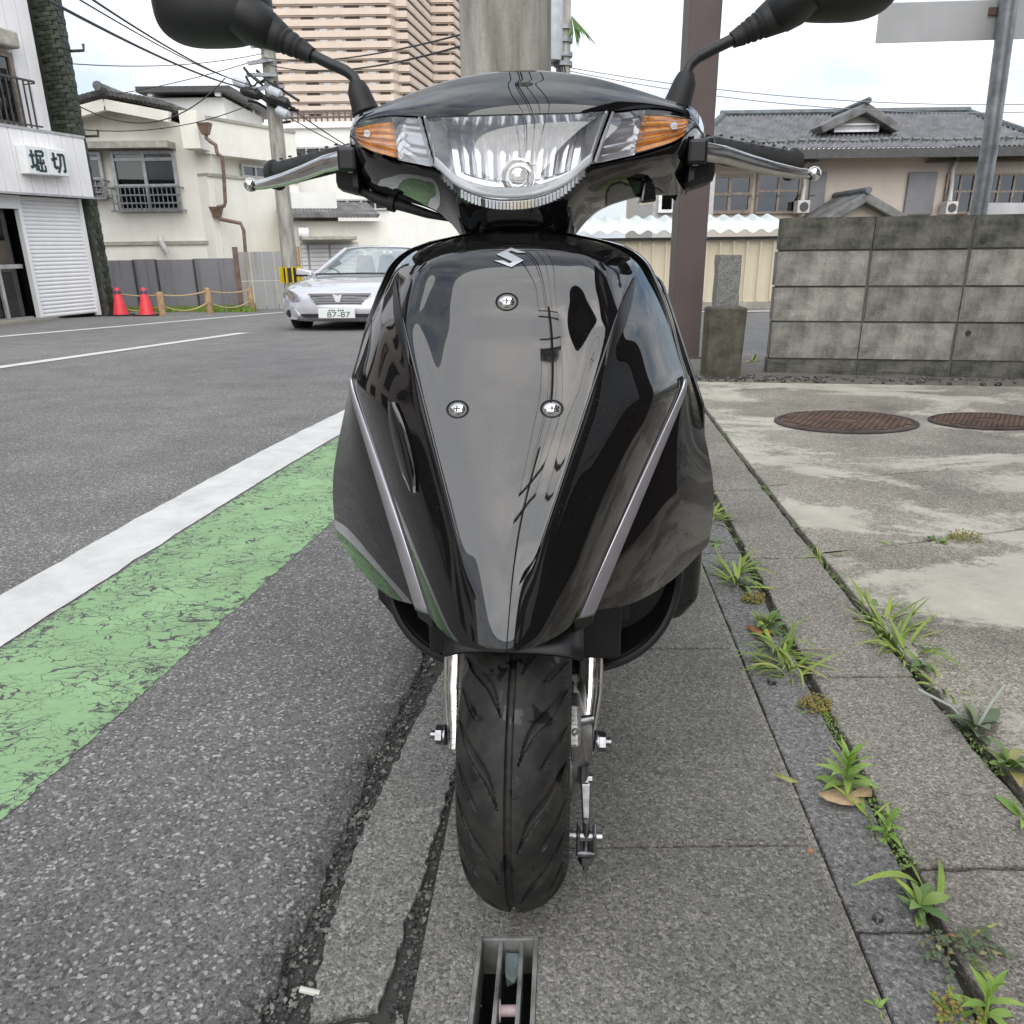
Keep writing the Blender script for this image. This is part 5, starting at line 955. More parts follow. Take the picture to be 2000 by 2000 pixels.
for T_ in (TY, ty2):
    MB().lathe([(.128, -.042), (.132, -.046), (.118, -.040), (.112, -.02), (.112, .02), (.118, .040), (.132, .046), (.128, .042)], 40, (0, 0, 0), 'X').build('rim', 'cast_aluminium', T_, 1)
    m = MB(); 
    for k in range(5): a_ = k * math.tau / 5; m.tube([(0, .03 * math.cos(a_), .03 * math.sin(a_)), (0, .115 * math.cos(a_), .115 * math.sin(a_))], [.020, .016], 8)
    m.lathe([(.036, -.045), (.036, .045)], 20, (0, 0, 0), 'X'); m.build('spokes', 'cast_aluminium', T_, 1)
m = MB(); rng = random.Random(12)
for i in range(110):
    th = R(-60) + R(130) * rng.random(); sg = rng.choice((-1, 1)); ph = sg * rng.uniform(1.0, 1.6); r = .2 - .062 * (1 - math.cos(ph)); x = .0635 * math.sin(ph); p = Vector((x, -r * math.cos(th), r * math.sin(th))); q_ = p + Vector((sg * rng.uniform(.004, .010), -.002 * rng.random(), rng.uniform(-.003, .002)))
    m.tube([p, q_], [.0004, .00025], 4)
o = m.build('rubber_hairs', 'rubber_black', TY); o['kind'] = 'stuff'
# ---- fork, axle, brake
for sgn in (-1, 1):
    u = WU + sgn * .0915 - (.004 if sgn > 0 else 0)
    ft = MB(); ft.tube([(u, .075, .31), (u, .060, .275), (u - sgn * .001, .040, .245), (u - sgn * .004, .018, .222), (u - sgn * .005, .004, .205), (u - sgn * .005, -.006, .185)], [.0172, .0172, .0168, .0150, .0128, .011], 18, sq=(1, 1)); fk = ft.build('fork_leg', 'worn_chrome', SC, 1)
    MB().lathe([(.0125, 0), (.0125, .008)], 6, (u + sgn * .012 - (0.008 if sgn < 0 else 0), 0, .2), 'X').build('axle_nut', 'zinc', fk); MB().tube([(u + sgn * .008, 0, .2), (u + sgn * .027, 0, .2)], .0052, 12).build('axle_end', 'zinc', fk, 1)
    MB().lathe([(.014, 0), (.014, .002)], 20, (u + sgn * .0095, 0, .2), 'X').build('washer', 'zinc', fk, 1)
bu = WU + .062
BP = MB().lathe([(.0, .030), (.022, .028), (.030, .020), (.060, .012), (.074, .004), (.076, -.012), (.070, -.02)], 36, (bu, 0, .2), 'X').build('brake_plate', 'cast_aluminium', SC, 1)
MB().hexa([(bu - .002, -.085, .250), (bu + .014, -.085, .250), (bu + .014, -.03, .262), (bu - .002, -.03, .262)], [(bu - .002, -.062, .292), (bu + .012, -.062, .292), (bu + .012, -.02, .285), (bu - .002, -.02, .285)]).build('cable_boss', 'cast_aluminium', BP, bevel=.004)
MB().tube([(bu + .008, -.05, .262), (bu + .028, -.045, .264)], [.006, .0055], 12).build('boss_pin', 'zinc', BP, 1)
MB().hexa([(bu + .002, -.070, .188), (bu + .024, -.055, .184), (bu + .024, .0, .18), (bu + .002, .0, .18)], [(bu + .002, -.082, .272), (bu + .014, -.076, .270), (bu + .012, -.01, .26), (bu + .002, -.01, .26)]).build('plate_rib', 'cast_aluminium', BP, bevel=.005)
AR = MB(); AR.hexa([(bu + .018, -.090, .130), (bu + .026, -.090, .130), (bu + .026, -.080, .130), (bu + .018, -.080, .130)], [(bu + .014, -.066, .186), (bu + .027, -.066, .186), (bu + .027, -.050, .190), (bu + .014, -.050, .190)]); AR = AR.build('brake_arm', 'zinc', SC, bevel=.002)
m = MB(); m.tube([(bu - .006 + .0022 * (k / 8), -.055 + .012 * math.cos(k * .785), .188 + .012 * math.sin(k * .785)) for k in range(34)], .0015, 6); m.build('return_spring', 'zinc', AR, 1)
MB().lathe([(.0085, 0), (.0085, .011), (.005, .011), (.005, .016)], 6, (bu + .012, -.060, .190), 'X').build('pinch_bolt', 'zinc', AR); MB().lathe([(.0075, 0), (.0075, .024), (0, .024)], 16, (bu + .016, -.062, .188)).build('cam_shaft', 'zinc', AR, 1)
CL = MB(); CL.box(bu + .010, bu + .0145, -.098, -.076, .112, .138); CL.box(bu + .0295, bu + .034, -.098, -.076, .112, .138); CL.box(bu + .010, bu + .034, -.098, -.076, .104, .1115); CL.build('clevis', 'zinc', AR, bevel=.002)
MB().tube([(bu + .002, -.087, .127), (bu + .041, -.087, .127)], .0058, 12).build('clevis_pin', 'zinc', AR, 1); MB().lathe([(.0095, -.006), (.0095, .006)], 6, (bu + .022, -.089, .097)).build('adjuster_nut', 'zinc', AR); MB().tube([(bu + .022, -.089, .15), (bu + .022, -.089, .078)], .0038, 10).build('brake_rod', 'zinc', AR, 1)
# ---- handlebar head
HV = [(.79, .125), (.82, .10), (.835, .086), (.848, .079), (.89, .086), (.94, .113), (.965, .138), (.985, .162), (.998, .180), (1.01, .198)]
def hv(u, z): a = abs(u); return itp(HV, z) + 1.9 * u * u + (60 * (a - .2) ** 2 if a > .2 else 0)
T_top = [(-.105, .941), (0, .9375), (.105, .941), (.155, .9475), (.19, .9455), (.212, .937), (.22, .933), (.244, .926)]
T_bot = [(-.03, .850), (0, .847), (.03, .850), (.058, .861), (.083, .882), (.10, .8865), (.15, .899), (.19, .915), (.212, .933), (.22, .931), (.244, .924)]
T_crest = [(-.08, .986), (0, .9935), (.08, .986), (.137, .972), (.183, .960), (.222, .951), (.244, .934)]
T_low = [(-.055, .795), (0, .792), (.055, .795), (.070, .812), (.085, .829), (.10, .840), (.13, .851), (.16, .857), (.20, .860), (.225, .868), (.244, .905)]
def spread(a): c = (2 * a - 1); return math.copysign(abs(c) ** .85, c) * .2435
def brow(a, t): u = spread(a); z0, z1 = itp(T_top, abs(u)) + .0015, itp(T_crest, abs(u)); z = z0 + (z1 - z0) * t; return (u, hv(u, z) - .004 * math.sin(math.pi * min(1, t * 1.4)) * (1 - (abs(u) / .25) ** 2), z)
m = MB(); m.grid(brow, 90, 22)
def deck(a, t): u = spread(a); z1 = itp(T_crest, abs(u)); v0 = hv(u, z1); return (u * (1 - .12 * t * t), v0 + (.40 - v0) * t, z1 - .075 * t ** 2.2 + .004 * math.sin(t * 3.1))
m.grid(lambda a, t: deck(a, t), 90, 12); HD = m.build('headlight_cowl', 'gloss_black', SC, 1)
def low(a, t):                                       # t 1 at the lamp edge, 0 at the lower edge
    u = spread(a); z1, z0 = itp(T_bot, abs(u)) - .0015, itp(T_low, abs(u)); z = z0 + (z1 - z0) * t; k = 1 - t
    return (u, hv(u, z1) + .055 * k ** 1.6 + .010 * k - .006 * math.sin(math.pi * t) * (abs(u) > .06), z)
m = MB(); m.grid(low, 100, 20); m.grid(lambda a, t: (lambda p: (p[0] * (1 - .06 * t), p[1] + (.33 - p[1]) * t, p[2] + .012 * t))(low(a, 0)), 100, 5, True); LC = m.build('lower_cowl', 'gloss_black', SC, 1)
m = MB(); m.grid(lambda a, t: (lambda p, q_: tuple(p[i] + (q_[i] - p[i]) * t for i in range(3)))(deck(a, 1), (lambda p: (p[0] * .94, .33, p[2] + .012))(low(a, 0))), 60, 4); m.build('rear_cowl', 'satin_black', SC, 1)
m = MB(); m.tube([(0, .19, .74), (0, .185, .80), (0, .18, .85)], [.062, .058, .07], 24, sq=(1.15, 1)); m.build('steering_neck', 'satin_black', SC, 1)
for sgn in (-1, 1): MB().hexa([(sgn * .205, .20, .862), (sgn * .243, .215, .872), (sgn * .243, .30, .872), (sgn * .205, .30, .862)], [(sgn * .205, .20, .915), (sgn * .240, .215, .928), (sgn * .240, .30, .93), (sgn * .205, .30, .93)]).build('switch_housing', 'satin_black', SC, bevel=.01)
MB().hexa([(.146, .150, .846), (.166, .155, .848), (.166, .2, .848), (.146, .2, .846)], [(.150, .158, .872), (.162, .16, .870), (.166, .2, .872), (.146, .2, .872)]).build('cowl_tab', 'gloss_black', LC, bevel=.003)
# lamps
def lens_uv(a, t):
    c = 2 * a - 1; ub, ut = .0835 * c, .1035 * c; zb_, zt_ = itp(T_bot, abs(ub)), itp(T_top, abs(ut)); return ub + (ut - ub) * t, zb_ + (zt_ - zb_) * t
m = MB(); m.grid(lambda a, t: (lambda u, z: (u, hv(u, z) - .004 - .006 * math.sin(math.pi * a) * math.sin(math.pi * t) ** .5, z))(*lens_uv(a, t)), 40, 24)
HL = thing('x', 'x', 'x') if False else None
LN = m.build('headlight_lens', 'lens_clear', SC, 1)
def refl(a, t):
    u, z = lens_uv(a, t); e = min(a, 1 - a, t * .8 + .04, (1 - t)); d = min(1, e / .10)
    fl = .0034 * abs(math.sin(a * 41)) ** .7 if .26 < t < .97 and .14 < a < .86 else 0
    corner = .012 * (abs(2 * a - 1) > .80)
    return (u, hv(u, z) + .003 + .030 * d + .018 * math.sin(math.pi * a) * d - fl - corner, z)
m = MB(); m.grid(refl, 200, 40); m.build('reflector', 'reflector_chrome', LN, 1)
bz, bu_ = .8735, .006; bv = hv(0, bz) + .010
MB().lathe([(.0185, .012), (.0185, -.002), (.0170, -.003), (.0155, -.002), (.0150, .010), (.011, .011), (.0108, .002), (.006, -.003), (0, -.004)], 36, (bu_, bv, bz), 'Y').build('bulb_shield', 'chrome', LN, 1)
m = MB(); m.grid(lambda a, t: (lambda c, k: (.088 * c, hv(.088 * c, itp(T_bot, abs(.083 * c)) + .004) - .007 + .003 * k, itp(T_bot, abs(.083 * c)) + .003 + .011 * k))(2 * a - 1, t), 60, 3); m.build('frosted_band', 'frosted', LN, 1, solid=.002)
tooth = MB().box(-.0015, .0015, -.003, .003, -.0042, .0045).mesh('lens_tooth', 'lens_rim')
for i in range(41):
    c = -1 + 2 * i / 40; u = .080 * c; zb_ = itp(T_bot, abs(u)) - .0045; inst('lens_tooth', tooth, LN, (u, hv(u, zb_ + .004) - .005, zb_), (0, 0, -c * .35))
m = MB(); m.grid(lambda a, t: (lambda c: (.082 * c, hv(.082 * c, itp(T_bot, abs(.082 * c))) + .001 + .004 * t, itp(T_bot, abs(.082 * c)) - .011 * t + .002))(2 * a - 1), 50, 3); m.build('lens_foot', 'reflector_chrome', LN, 1, solid=.002)
for sgn in (-1, 1):
    MB().tube([(lambda u, z: (u, hv(u, z) - .0035, z))(*lens_uv(.5 + sgn * .5, t)) for t in [i / 12 for i in range(13)]], .0022, 8).build('lens_edge', 'lens_ridge', LN, 1)
    def sig(a, t, off=0.):
        ub, ut = .0885 + .127 * a, .1085 + .107 * a; zb_, zt_ = itp(T_bot, ub) + .001, itp(T_top, ut) - .001; u, z = ub + (ut - ub) * t, zb_ + (zt_ - zb_) * t; return u, z
    m = MB(); m.grid(lambda a, t: (lambda u, z: (sgn * u, hv(u, z) - .004 - .004 * math.sin(math.pi * t) * math.sin(math.pi * min(.98, a + .02)), z))(*sig(a, t)), 30, 14, sgn < 0); SG = m.build('turn_signal', 'lens_clear', SC, 1)
    def back(a, t, lo, hi, dep):
        a2 = lo + (hi - lo) * a; u, z = sig(a2, t); e = min(a, 1 - a, t, 1 - t); d = min(1, e / .12); return (sgn * u, hv(u, z) + .002 + dep * d - .003 * abs(math.sin(t * 16)), z)
    m = MB(); m.grid(lambda a, t: back(a, .05 + .83 * t, .36, .87, .007), 30, 40, sgn < 0); m.build('amber_insert', 'signal_amber', SG, 1)
    m = MB(); m.grid(lambda a, t: back(a, t, .0, .375, .018), 16, 16, sgn < 0); m.build('inner_reflector', 'reflector_chrome', SG, 1)
    m = MB(); m.grid(lambda a, t: back(a, t, .86, 1., .008), 8, 16, sgn < 0); m.build('tip_reflector', 'reflector_chrome', SG, 1)
    for k in range(1, 7): MB().tube([(lambda u, z: (sgn * u, hv(u, z) - .0062 - .002 * math.sin(math.pi * k / 7), z))(*sig(.34 + i / 14 * .59, k / 7)) for i in range(15)], .0006, 5).build('lens_rib', 'lens_rim', SG, 1)
    MB().tube([(lambda u, z: (sgn * u, hv(u, z) - .004, z))(*sig(.02, t)) for t in [i / 10 for i in range(11)]], .0018, 8).build('lens_edge', 'lens_ridge', SG, 1)
    u, z = sig(.72, .58); MB().lathe([(.0042, 0), (.0042, .003), (.002, .004), (0, .003)], 14, (sgn * u, hv(u, z) + .001, z), 'Y').build('bulb_socket', 'chrome', SG, 1)
# grips and levers
for sgn in (-1, 1):
    g0, g1 = Vector((sgn * .236, .285, .918)), Vector((sgn * .366, .315, .897)); d = (g1 - g0)
    prof = [(0, .0165), (.1, .016), (.5, .0162), (.88, .0166), (.90, .0205), (.93, .0205), (.945, .0175), (.98, .0175), (1.0, .012)]
    G_ = MB().tube([g0 + d * t for t, _ in prof], [r for _, r in prof], 20).build('grip', 'rubber_black', SC, 1)
    rbm = MB().box(-.0022, .0022, -.0012, .0012, -.0012, .0012).mesh('grip_stud', 'plastic_black')
    for i in range(7): q_ = g0 + d * (.15 + .11 * i) + Vector((0, -.008, .0175)); inst('grip_stud', rbm, G_, q_)
    lp = [(.206, .185, .903), (.222, .190, .904), (.250, .208, .902), (.285, .232, .895), (.320, .248, .888), (.352, .256, .883), (.366, .257, .882)]
    L_ = MB().tube([(sgn * a, b, c) for a, b, c in lp], [.0078, .0112, .0102, .0096, .0086, .0068, .0062], 16, sq=(.62, 1)).build('brake_lever', 'brushed_lever', SC, 1)
    MB().lathe([(0, -.0092), (.0053, -.0077), (.0086, -.0035), (.0092, 0), (.0086, .0035), (.0053, .0077), (0, .0092)], 20, (sgn * .371, .257, .8825)).build('lever_ball', 'chrome', L_, 1)
    MB().box(sgn * .214 - .012, sgn * .214 + .012, .180, .215, .890, .918).build('lever_pivot', 'satin_black', SC, bevel=.004); MB().lathe([(.0055, -.016), (.0055, .016)], 6, (sgn * .212, .192, .905)).build('pivot_bolt', 'zinc', L_)
# cable below the left side, bolts under the lamp
MB().tube([(-.205, .215, .868), (-.18, .205, .857), (-.15, .20, .850), (-.118, .195, .840), (-.09, .185, .833), (-.06, .175, .828)], [.005, .0068, .0068, .0055, .003, .003], 12).build('throttle_cable', 'rubber_black', SC, 1)
MB().tube([(-.168, .202, .8545), (-.160, .201, .8525)], .0105, 14).build('cable_collar', 'rubber_black', SC, 1)
MB().tube([(-.042, .125, .826), (-.030, .118, .826)], .0042, 12).build('cowl_bolt', 'zinc', LC, 1)
# mirrors
for sgn, stem, cone_, cen, tilt in ((-1, [(-.2075, .268, .968), (-.2165, .27, .994), (-.2185, .272, 1.003), (-.2235, .276, 1.012), (-.234, .279, 1.0195), (-.256, .281, 1.029), (-.285, .283, 1.0425)], [(-.278, .282, 1.039), (-.292, .283, 1.0462), (-.318, .286, 1.060), (-.338, .289, 1.072)], (-.412, .300, 1.108), -.06),
                                    (1, [(.194, .268, .962), (.2040, .27, .992), (.2055, .272, 1.002), (.2095, .276, 1.013), (.219, .279, 1.0215), (.241, .281, 1.032), (.268, .283, 1.0435)], [(.261, .282, 1.040), (.274, .283, 1.0462), (.296, .286, 1.0575), (.316, .289, 1.069)], (.383, .298, 1.112), .10)):
    MB().tube(stem[2:], .0070, 14).build('mirror_stem', 'plastic_black', SC, 1); MB().tube([stem[0], (Vector(stem[0]) + Vector(stem[1])) / 2, stem[1], stem[2]], [.0185, .0160, .0145, .0105], 18).build('stem_boot', 'rubber_black', SC, 1)
    a = [Vector(p) for p in cone_]; pts, rs = [], []
    for i in range(25):
        t = i / 24; k = t * 3; j = min(2, int(k)); p = a[j] + (a[j + 1] - a[j]) * (k - j); pts.append(p); r_ = .0095 + .0135 * t ** 1.3; r_ -= .0016 * (math.sin((t - .30) / .36 * math.tau * 3.5) > .1) * (.30 < t < .66); rs.append(r_)
    MB().tube(pts, rs, 18).build('mirror_boot', 'rubber_black', SC, 1)
    m = MB()
    def shell(a_, t, hx=.080, hz=.054):
        al = a_ * math.tau; be = t * math.pi / 2; ca, sa = math.cos(al), math.sin(al); ex = .72; c2 = math.cos(be) ** .8 if t < 1 else 0
        x, z = math.copysign(abs(ca) ** ex, ca) * hx * c2, math.copysign(abs(sa) ** ex, sa) * hz * c2; z *= 1 + .10 * (-sgn * x / hx) ; y = -.044 * math.sin(be) ** .9
        q_ = rotm('Y', tilt) @ Vector((x, y, z)); return (cen[0] + q_.x, cen[1] + q_.y, cen[2] + q_.z)
    m.grid(shell, 48, 14, False, True); MI = m.build('mirror_housing', 'plastic_black', SC, 1)
    m = MB(); m.grid(lambda a_, t: (lambda p: (p[0], cen[1] + .004, p[2]))(shell(a_, 1 - t, .079, .05)), 48, 4, True, True); m.build('mirror_glass', 'chrome', MI, 1)
    m = MB(); m.grid(lambda a_, t: (lambda p, q_: (p[0] + (q_[0] - p[0]) * t, cen[1] + .004 * t, p[2] + (q_[2] - p[2]) * t))(shell(a_, 0), shell(a_, 0, .079, .05)), 48, 1, True, True); m.build('mirror_rim', 'plastic_black', MI, 1)
    e_ = Vector(cone_[-1]); c_ = Vector(cen); MB().tube([e_, e_ + (c_ - e_) * .18 + Vector((0, -.01, 0)), e_ + (c_ - e_) * .42 + Vector((0, -.018, .002))], [.0248, .028, .026], 18).build('mirror_root', 'plastic_black', MI, 1)
# ---- the rest of the scooter, hidden behind the shield
MB().box(-.19, .19, .205, .62, .255, .30).build('floorboard', 'satin_black', SC, bevel=.02)
def loft(fw, fz0, fz1, v0, v1, ex=.55):
    def f(a, t): al = a * math.tau; c_, s_ = math.cos(al), math.sin(al); z0, z1 = itp(fz0, t), itp(fz1, t); return (itp(fw, t) * math.copysign(abs(c_) ** ex, c_), v0 + (v1 - v0) * t, (z0 + z1) / 2 + (z1 - z0) / 2 * math.copysign(abs(s_) ** ex, s_))
    m = MB(); m.grid(f, 40, 30, False, True); m.f += [tuple(range(40)), tuple(30 * 40 + k for k in range(40))[::-1]]; return m
loft([(0, .13), (.06, .165), (.3, .19), (.7, .175), (.95, .11), (1, .08)], [(0, .30), (.3, .34), (.6, .42), (1, .58)], [(0, .60), (.1, .625), (.5, .64), (1, .655)], .58, 1.58).build('rear_body', 'gloss_black', SC, 1)
loft([(0, .06), (.05, .11), (.25, .145), (.7, .15), (.94, .13), (1, .09)], [(0, .605), (.5, .62), (1, .635)], [(0, .64), (.06, .675), (.3, .695), (.6, .715), (.92, .71), (1, .67)], .60, 1.38).build('seat', 'satin_black', SC, 1)
MB().lathe([(.055, -.10), (.06, 0), (.055, .10)], 20, (0, 1.57, .60), 'X').build('tail_lamp', 'cone_red', SC, 1)
MB().tube([(-.12, 1.30, .66), (-.12, 1.52, .70), (.12, 1.52, .70), (.12, 1.30, .66)], .011, 10).build('grab_rail', 'satin_black', SC, 1)
MB().box(-.14, .10, .85, 1.28, .17, .34).build('engine', 'cast_aluminium', SC, bevel=.03); MB().tube([(.16, .95, .22), (.17, 1.2, .25), (.17, 1.4, .28)], [.04, .055, .05], 16).build('muffler', 'satin_black', SC, 1)
MB().tube([(-.10, .86, .20), (-.12, .84, .05), (-.12, .82, .012), (.12, .82, .012), (.12, .84, .05), (.10, .86, .20)], .011, 10).build('centre_stand', 'satin_black', SC, 1)
# ================================================================== CAR
cp = GG(612, 639); CARY = cp.y - .15
cc_ = at(697, 600, CARY); CAR = thing('silver_car', 'silver sedan with lights and number plate driving toward the scooter', 'car', (cc_.x, CARY, gz(cc_.x, CARY + 1)), R(-6)); CAR.rotation_euler.x = -.036
HWd = 1.03; Hc = 1.30
# stations along the car: y, half width, z of hood/roof line, belt
def hood(y): return itp([(-.78, .50), (-.70, .60), (-.45, .68), (.2, .78), (.65, .835)], y)
def hw(y): return HWd * itp([(-.80, .66), (-.70, .83), (-.45, .945), (0, 1.), (1, 1.), (3, 1.), (3.7, .93)], y)
m = MB()
def bodyf(a, t):                                     # a around the section from left sill over the hood to right sill
    y = -.80 + 4.5 * t ** 1.25; c = 2 * a - 1; k = abs(c); H_ = hood(y) if y < .65 else itp([(.65, .835), (2, .86), (3, .88), (3.7, .80)], y); w_ = hw(y)
    if k < .62: u = w_ * .93 * k / .62; z = H_ - .045 * (k / .62) ** 3
    elif k < .70: p = (k - .62) / .08; u = w_ * (.93 + .055 * p); z = H_ - .045 - .05 * p
    else: p = (k - .70) / .30; u = w_ * (.985 + .015 * math.sin(math.pi * min(1, p * 1.4))); z = H_ - .095 - (H_ - .095 - .20) * p
    nose = .08 * (1 - sst(-.8, -.5, y)); return (math.copysign(u, c), y, z)
m.grid(bodyf, 64, 40); BD = m.build('body', 'car_silver', CAR, 1)
def fascia(a, t):                                    # bumper face, t from bottom to hood edge
    c = 2 * a - 1; zl_ = .17 + .07 * abs(c) ** 4; z = zl_ + (.50 - zl_) * t; w_ = HWd * .955; x = w_ * math.copysign(abs(c) ** .9, c); b = .42 * abs(c) ** 3.2; rd = -.90 + b - .03 * math.sin(math.pi * t) + (.05 * (t - .6) if t > .6 else 0) + (.06 * (.15 - t) / .15 if t < .15 else 0); return (x, rd, z)
m = MB(); m.grid(fascia, 60, 16, True); m.grid(lambda a, t: (lambda p, q_: tuple(p[i] + (q_[i] - p[i]) * t for i in range(3)))(fascia(a, 1), (lambda c: (HWd * .955 * math.copysign(abs(c) ** .9, c), -.62 + .40 * abs(c) ** 3.2, hood(-.62 + .15 * abs(c)) - .01))(2 * a - 1)), 60, 6, True); FA = m.build('bumper', 'car_silver', CAR, 1)
def fx(x, z): c = math.copysign((abs(x) / (HWd * .955)) ** (1 / .9), x); t = (z - .17) / .33; return fascia((c + 1) / 2, t)[1]
GR = MB(); 
GR.add([(x, fx(x, min(z, .5)) - .004 + (0 if z < .5 else .07 * (z - .5) / .1), z) for x, z in ((-.47, .565), (-.34, .425), (.34, .425), (.47, .565))], [(0, 1, 2, 3)]); GR = GR.build('grille', 'car_black', CAR)
for k in range(4): z = .44 + .036 * k; wd = .35 + .033 * k; MB().box(-wd, wd, fx(0, min(z, .5)) - .035 + (.06 * max(0, z - .5) / .1), fx(0, min(z, .5)) - .012 + (.06 * max(0, z - .5) / .1), z - .008, z + .008).build('grille_bar', 'silver_trim', GR)
MB().slab([(-.07, .56), (-.03, .45), (.03, .45), (.07, .56), (.0, .535)], fx(0, .5) - .05, fx(0, .5) - .03).build('badge', 'white_board', GR)
MB().slab([(-.56, .285), (-.50, .235), (.50, .235), (.56, .285)], -.985, -.90).build('lower_intake', 'car_black', FA)
PLT = MB().box(-.27, .27, -1.02, -1.0, .225, .36).build('number_plate', 'plate_white', CAR, bevel=.008); py_ = -1.022
fc = bpy.data.curves.new('digits', 'FONT'); fc.body = '87-87'; fc.size = .105; fc.align_x = 'CENTER'; fc.extrude = .001; to = bpy.data.objects.new('tmp', fc); COL.objects.link(to)
bpy.context.view_layer.update(); me = bpy.data.meshes.new_from_object(to); bpy.data.objects.remove(to); me.materials.clear(); me.materials.append(MT['plate_ink']); me.transform(Matrix.Translation((.03, py_, .243)) @ rotm('X', math.pi / 2) @ Matrix.Diagonal((1.42, 1, 1, 1)))
o = bpy.data.objects.new('digits', me); COL.objects.link(o); o.parent = PLT
for x in (-.10, -.065, -.03, .03, .065, .10): MB().box(x - .011, x + .011, py_ - .001, py_ + .003, .325, .348).build('small_mark', 'plate_ink', PLT)
for sgn in (-1, 1):
    hp = [(.62, .545), (.60, .47), (.82, .455), (.95, .52), (.955, .60), (.80, .625)]
    H_ = MB(); n = len(hp); fv = [(sgn * x, fx(sgn * min(x, .97), min(z, .5)) - .062 + .10 * max(0, z - .5), z) for x, z in hp]; bv_ = [(p[0], p[1] + .10, p[2]) for p in fv]; H_.add(fv + bv_, [tuple(range(n))] + [(i, n + i, n + (i + 1) % n, (i + 1) % n) for i in range(n)]); H_ = H_.build('headlight', 'lens_clear', CAR)
    H2 = MB().add([(p[0], p[1] + .03, p[2]) for p in fv], [tuple(range(n))]).build('lamp_bowl', 'frosted', H_)
    for (x, r_) in ((.74, .062), (.86, .05)): MB().lathe([(r_, .0), (r_ * .8, .012), (0, .02)], 18, (sgn * x, fx(sgn * x, .5) - .050, .54), 'Y').build('projector', 'chrome', H_, 1)
    MB().lathe([(.055, 0), (.05, .012), (0, .012)], 18, (sgn * .80, fx(sgn * .80, .28) - .012, .285), 'Y').build('fog_lamp', 'car_black', FA, 1)
    MB().tube([(sgn * .42, fx(.42, .2) - .05, .235), (sgn * .60, fx(.6, .25) - .035, .27), (sgn * .68, fx(.68, .33) - .02, .345)], [.02, .022, .008], 8).build('intake_trim', 'car_silver', FA, 1)
    W_ = MB().lathe([(.20, -.10), (.285, -.10), (.305, -.07), (.305, .07), (.285, .10), (.20, .10)], 32, (sgn * (HWd - .13), 0.02, .305), 'X').build('tyre', 'rubber_black', CAR, 1); MB().lathe([(.20, -.03), (.20, .05), (0, .04)], 24, (sgn * (HWd - .13), .02, .305), 'X').build('rim', 'zinc', W_, 1)
    W2 = W_.copy(); COL.objects.link(W2); W2.location = (0, 2.6, 0)
    MR = MB().hexa([(sgn * (HWd - .05), .80, .80), (sgn * (HWd + .24), .84, .82), (sgn * (HWd + .22), .95, .82), (sgn * (HWd - .05), .92, .80)], [(sgn * (HWd - .05), .82, .90), (sgn * (HWd + .22), .85, .945), (sgn * (HWd + .20), .95, .945), (sgn * (HWd - .05), .92, .90)]).build('door_mirror', 'car_silver', CAR, 1, bevel=.03); MB().box(sgn * (HWd + .02), sgn * (HWd + .22), .805, .86, .805, .835).build('mirror_foot', 'car_black', MR)
# cabin
zB, zR_ = .835, Hc
def cab(a, t, inset=0.):                             # windscreen, t 0 base .. 1 roof edge
    c = 2 * a - 1; w_ = (HWd * .86 + (HWd * .60 - HWd * .86) * t) - inset; return (w_ * c, .62 + .95 * t - .10 * (1 - c * c), zB - .01 + (zR_ - .045 - zB) * t + .03 * (1 - c * c) * t)
m = MB(); m.grid(lambda a, t: cab(a, t, .05), 24, 10, True); WS = m.build('windscreen', 'car_glass', CAR, 1)
for (a, z) in ((.30, .2), (.55, .25)): p = cab(a, .35); MB().hexa([(p[0] - .2, 1.6, .75), (p[0] + .2, 1.6, .75), (p[0] + .2, 1.75, .75), (p[0] - .2, 1.75, .75)], [(p[0] - .12, 1.65, 1.15), (p[0] + .12, 1.65, 1.15), (p[0] + .12, 1.75, 1.15), (p[0] - .12, 1.75, 1.15)]).build('seat', 'car_interior', CAR, bevel=.04)
for x in (.62, .70): p = cab(x, .78, .05); MB().lathe([(.035, 0), (.035, .006), (0, .006)], 14, (p[0], p[1] - .012, p[2]), 'Y').build('sticker', 'plate_white', WS)
m = MB(); m.grid(lambda a, t: (lambda c: (HWd * .60 * c * (1 + .02 * math.sin(math.pi * t)), 1.57 - .10 * (1 - c * c) * (1 - t) + 1.35 * t, zR_ - .055 + .03 * (1 - c * c) + .055 * math.sin(math.pi * (.05 + .85 * t))))(2 * a - 1), 24, 12); RF_ = m.build('roof', 'car_silver', CAR, 1, solid=.02)
for sgn in (-1, 1):
    MB().tube([(sgn * (HWd * .86 - .02), .62, zB - .01), (sgn * (HWd * .60 - .01), 1.57, zR_ - .05)], .035, 8).build('pillar', 'car_silver', CAR, 1)
    m = MB(); m.add([(sgn * (HWd * .88), .66, zB), (sgn * HWd * .90, 3.0, zB + .03), (sgn * HWd * .62, 2.85, zR_ - .05), (sgn * HWd * .615, 1.6, zR_ - .05)], [(0, 1, 2, 3)]); m.build('side_window', 'car_glass', CAR)
m = MB(); m.grid(lambda a, t: (lambda c: (HWd * (.60 + .26 * t) * c, 2.92 + .55 * t, zR_ - .04 - .40 * t))(2 * a - 1), 12, 6); m.build('rear_window', 'car_glass', CAR, 1)
MB().tube([(-HWd * .8, .585, zB + .005), (0, .49, zB + .012), (HWd * .8, .585, zB + .005)], .016, 6).build('wiper', 'car_black', CAR); MB().box(-HWd * .8, HWd * .8, -.5, 3.4, .16, .20).build('underbody', 'car_black', CAR)
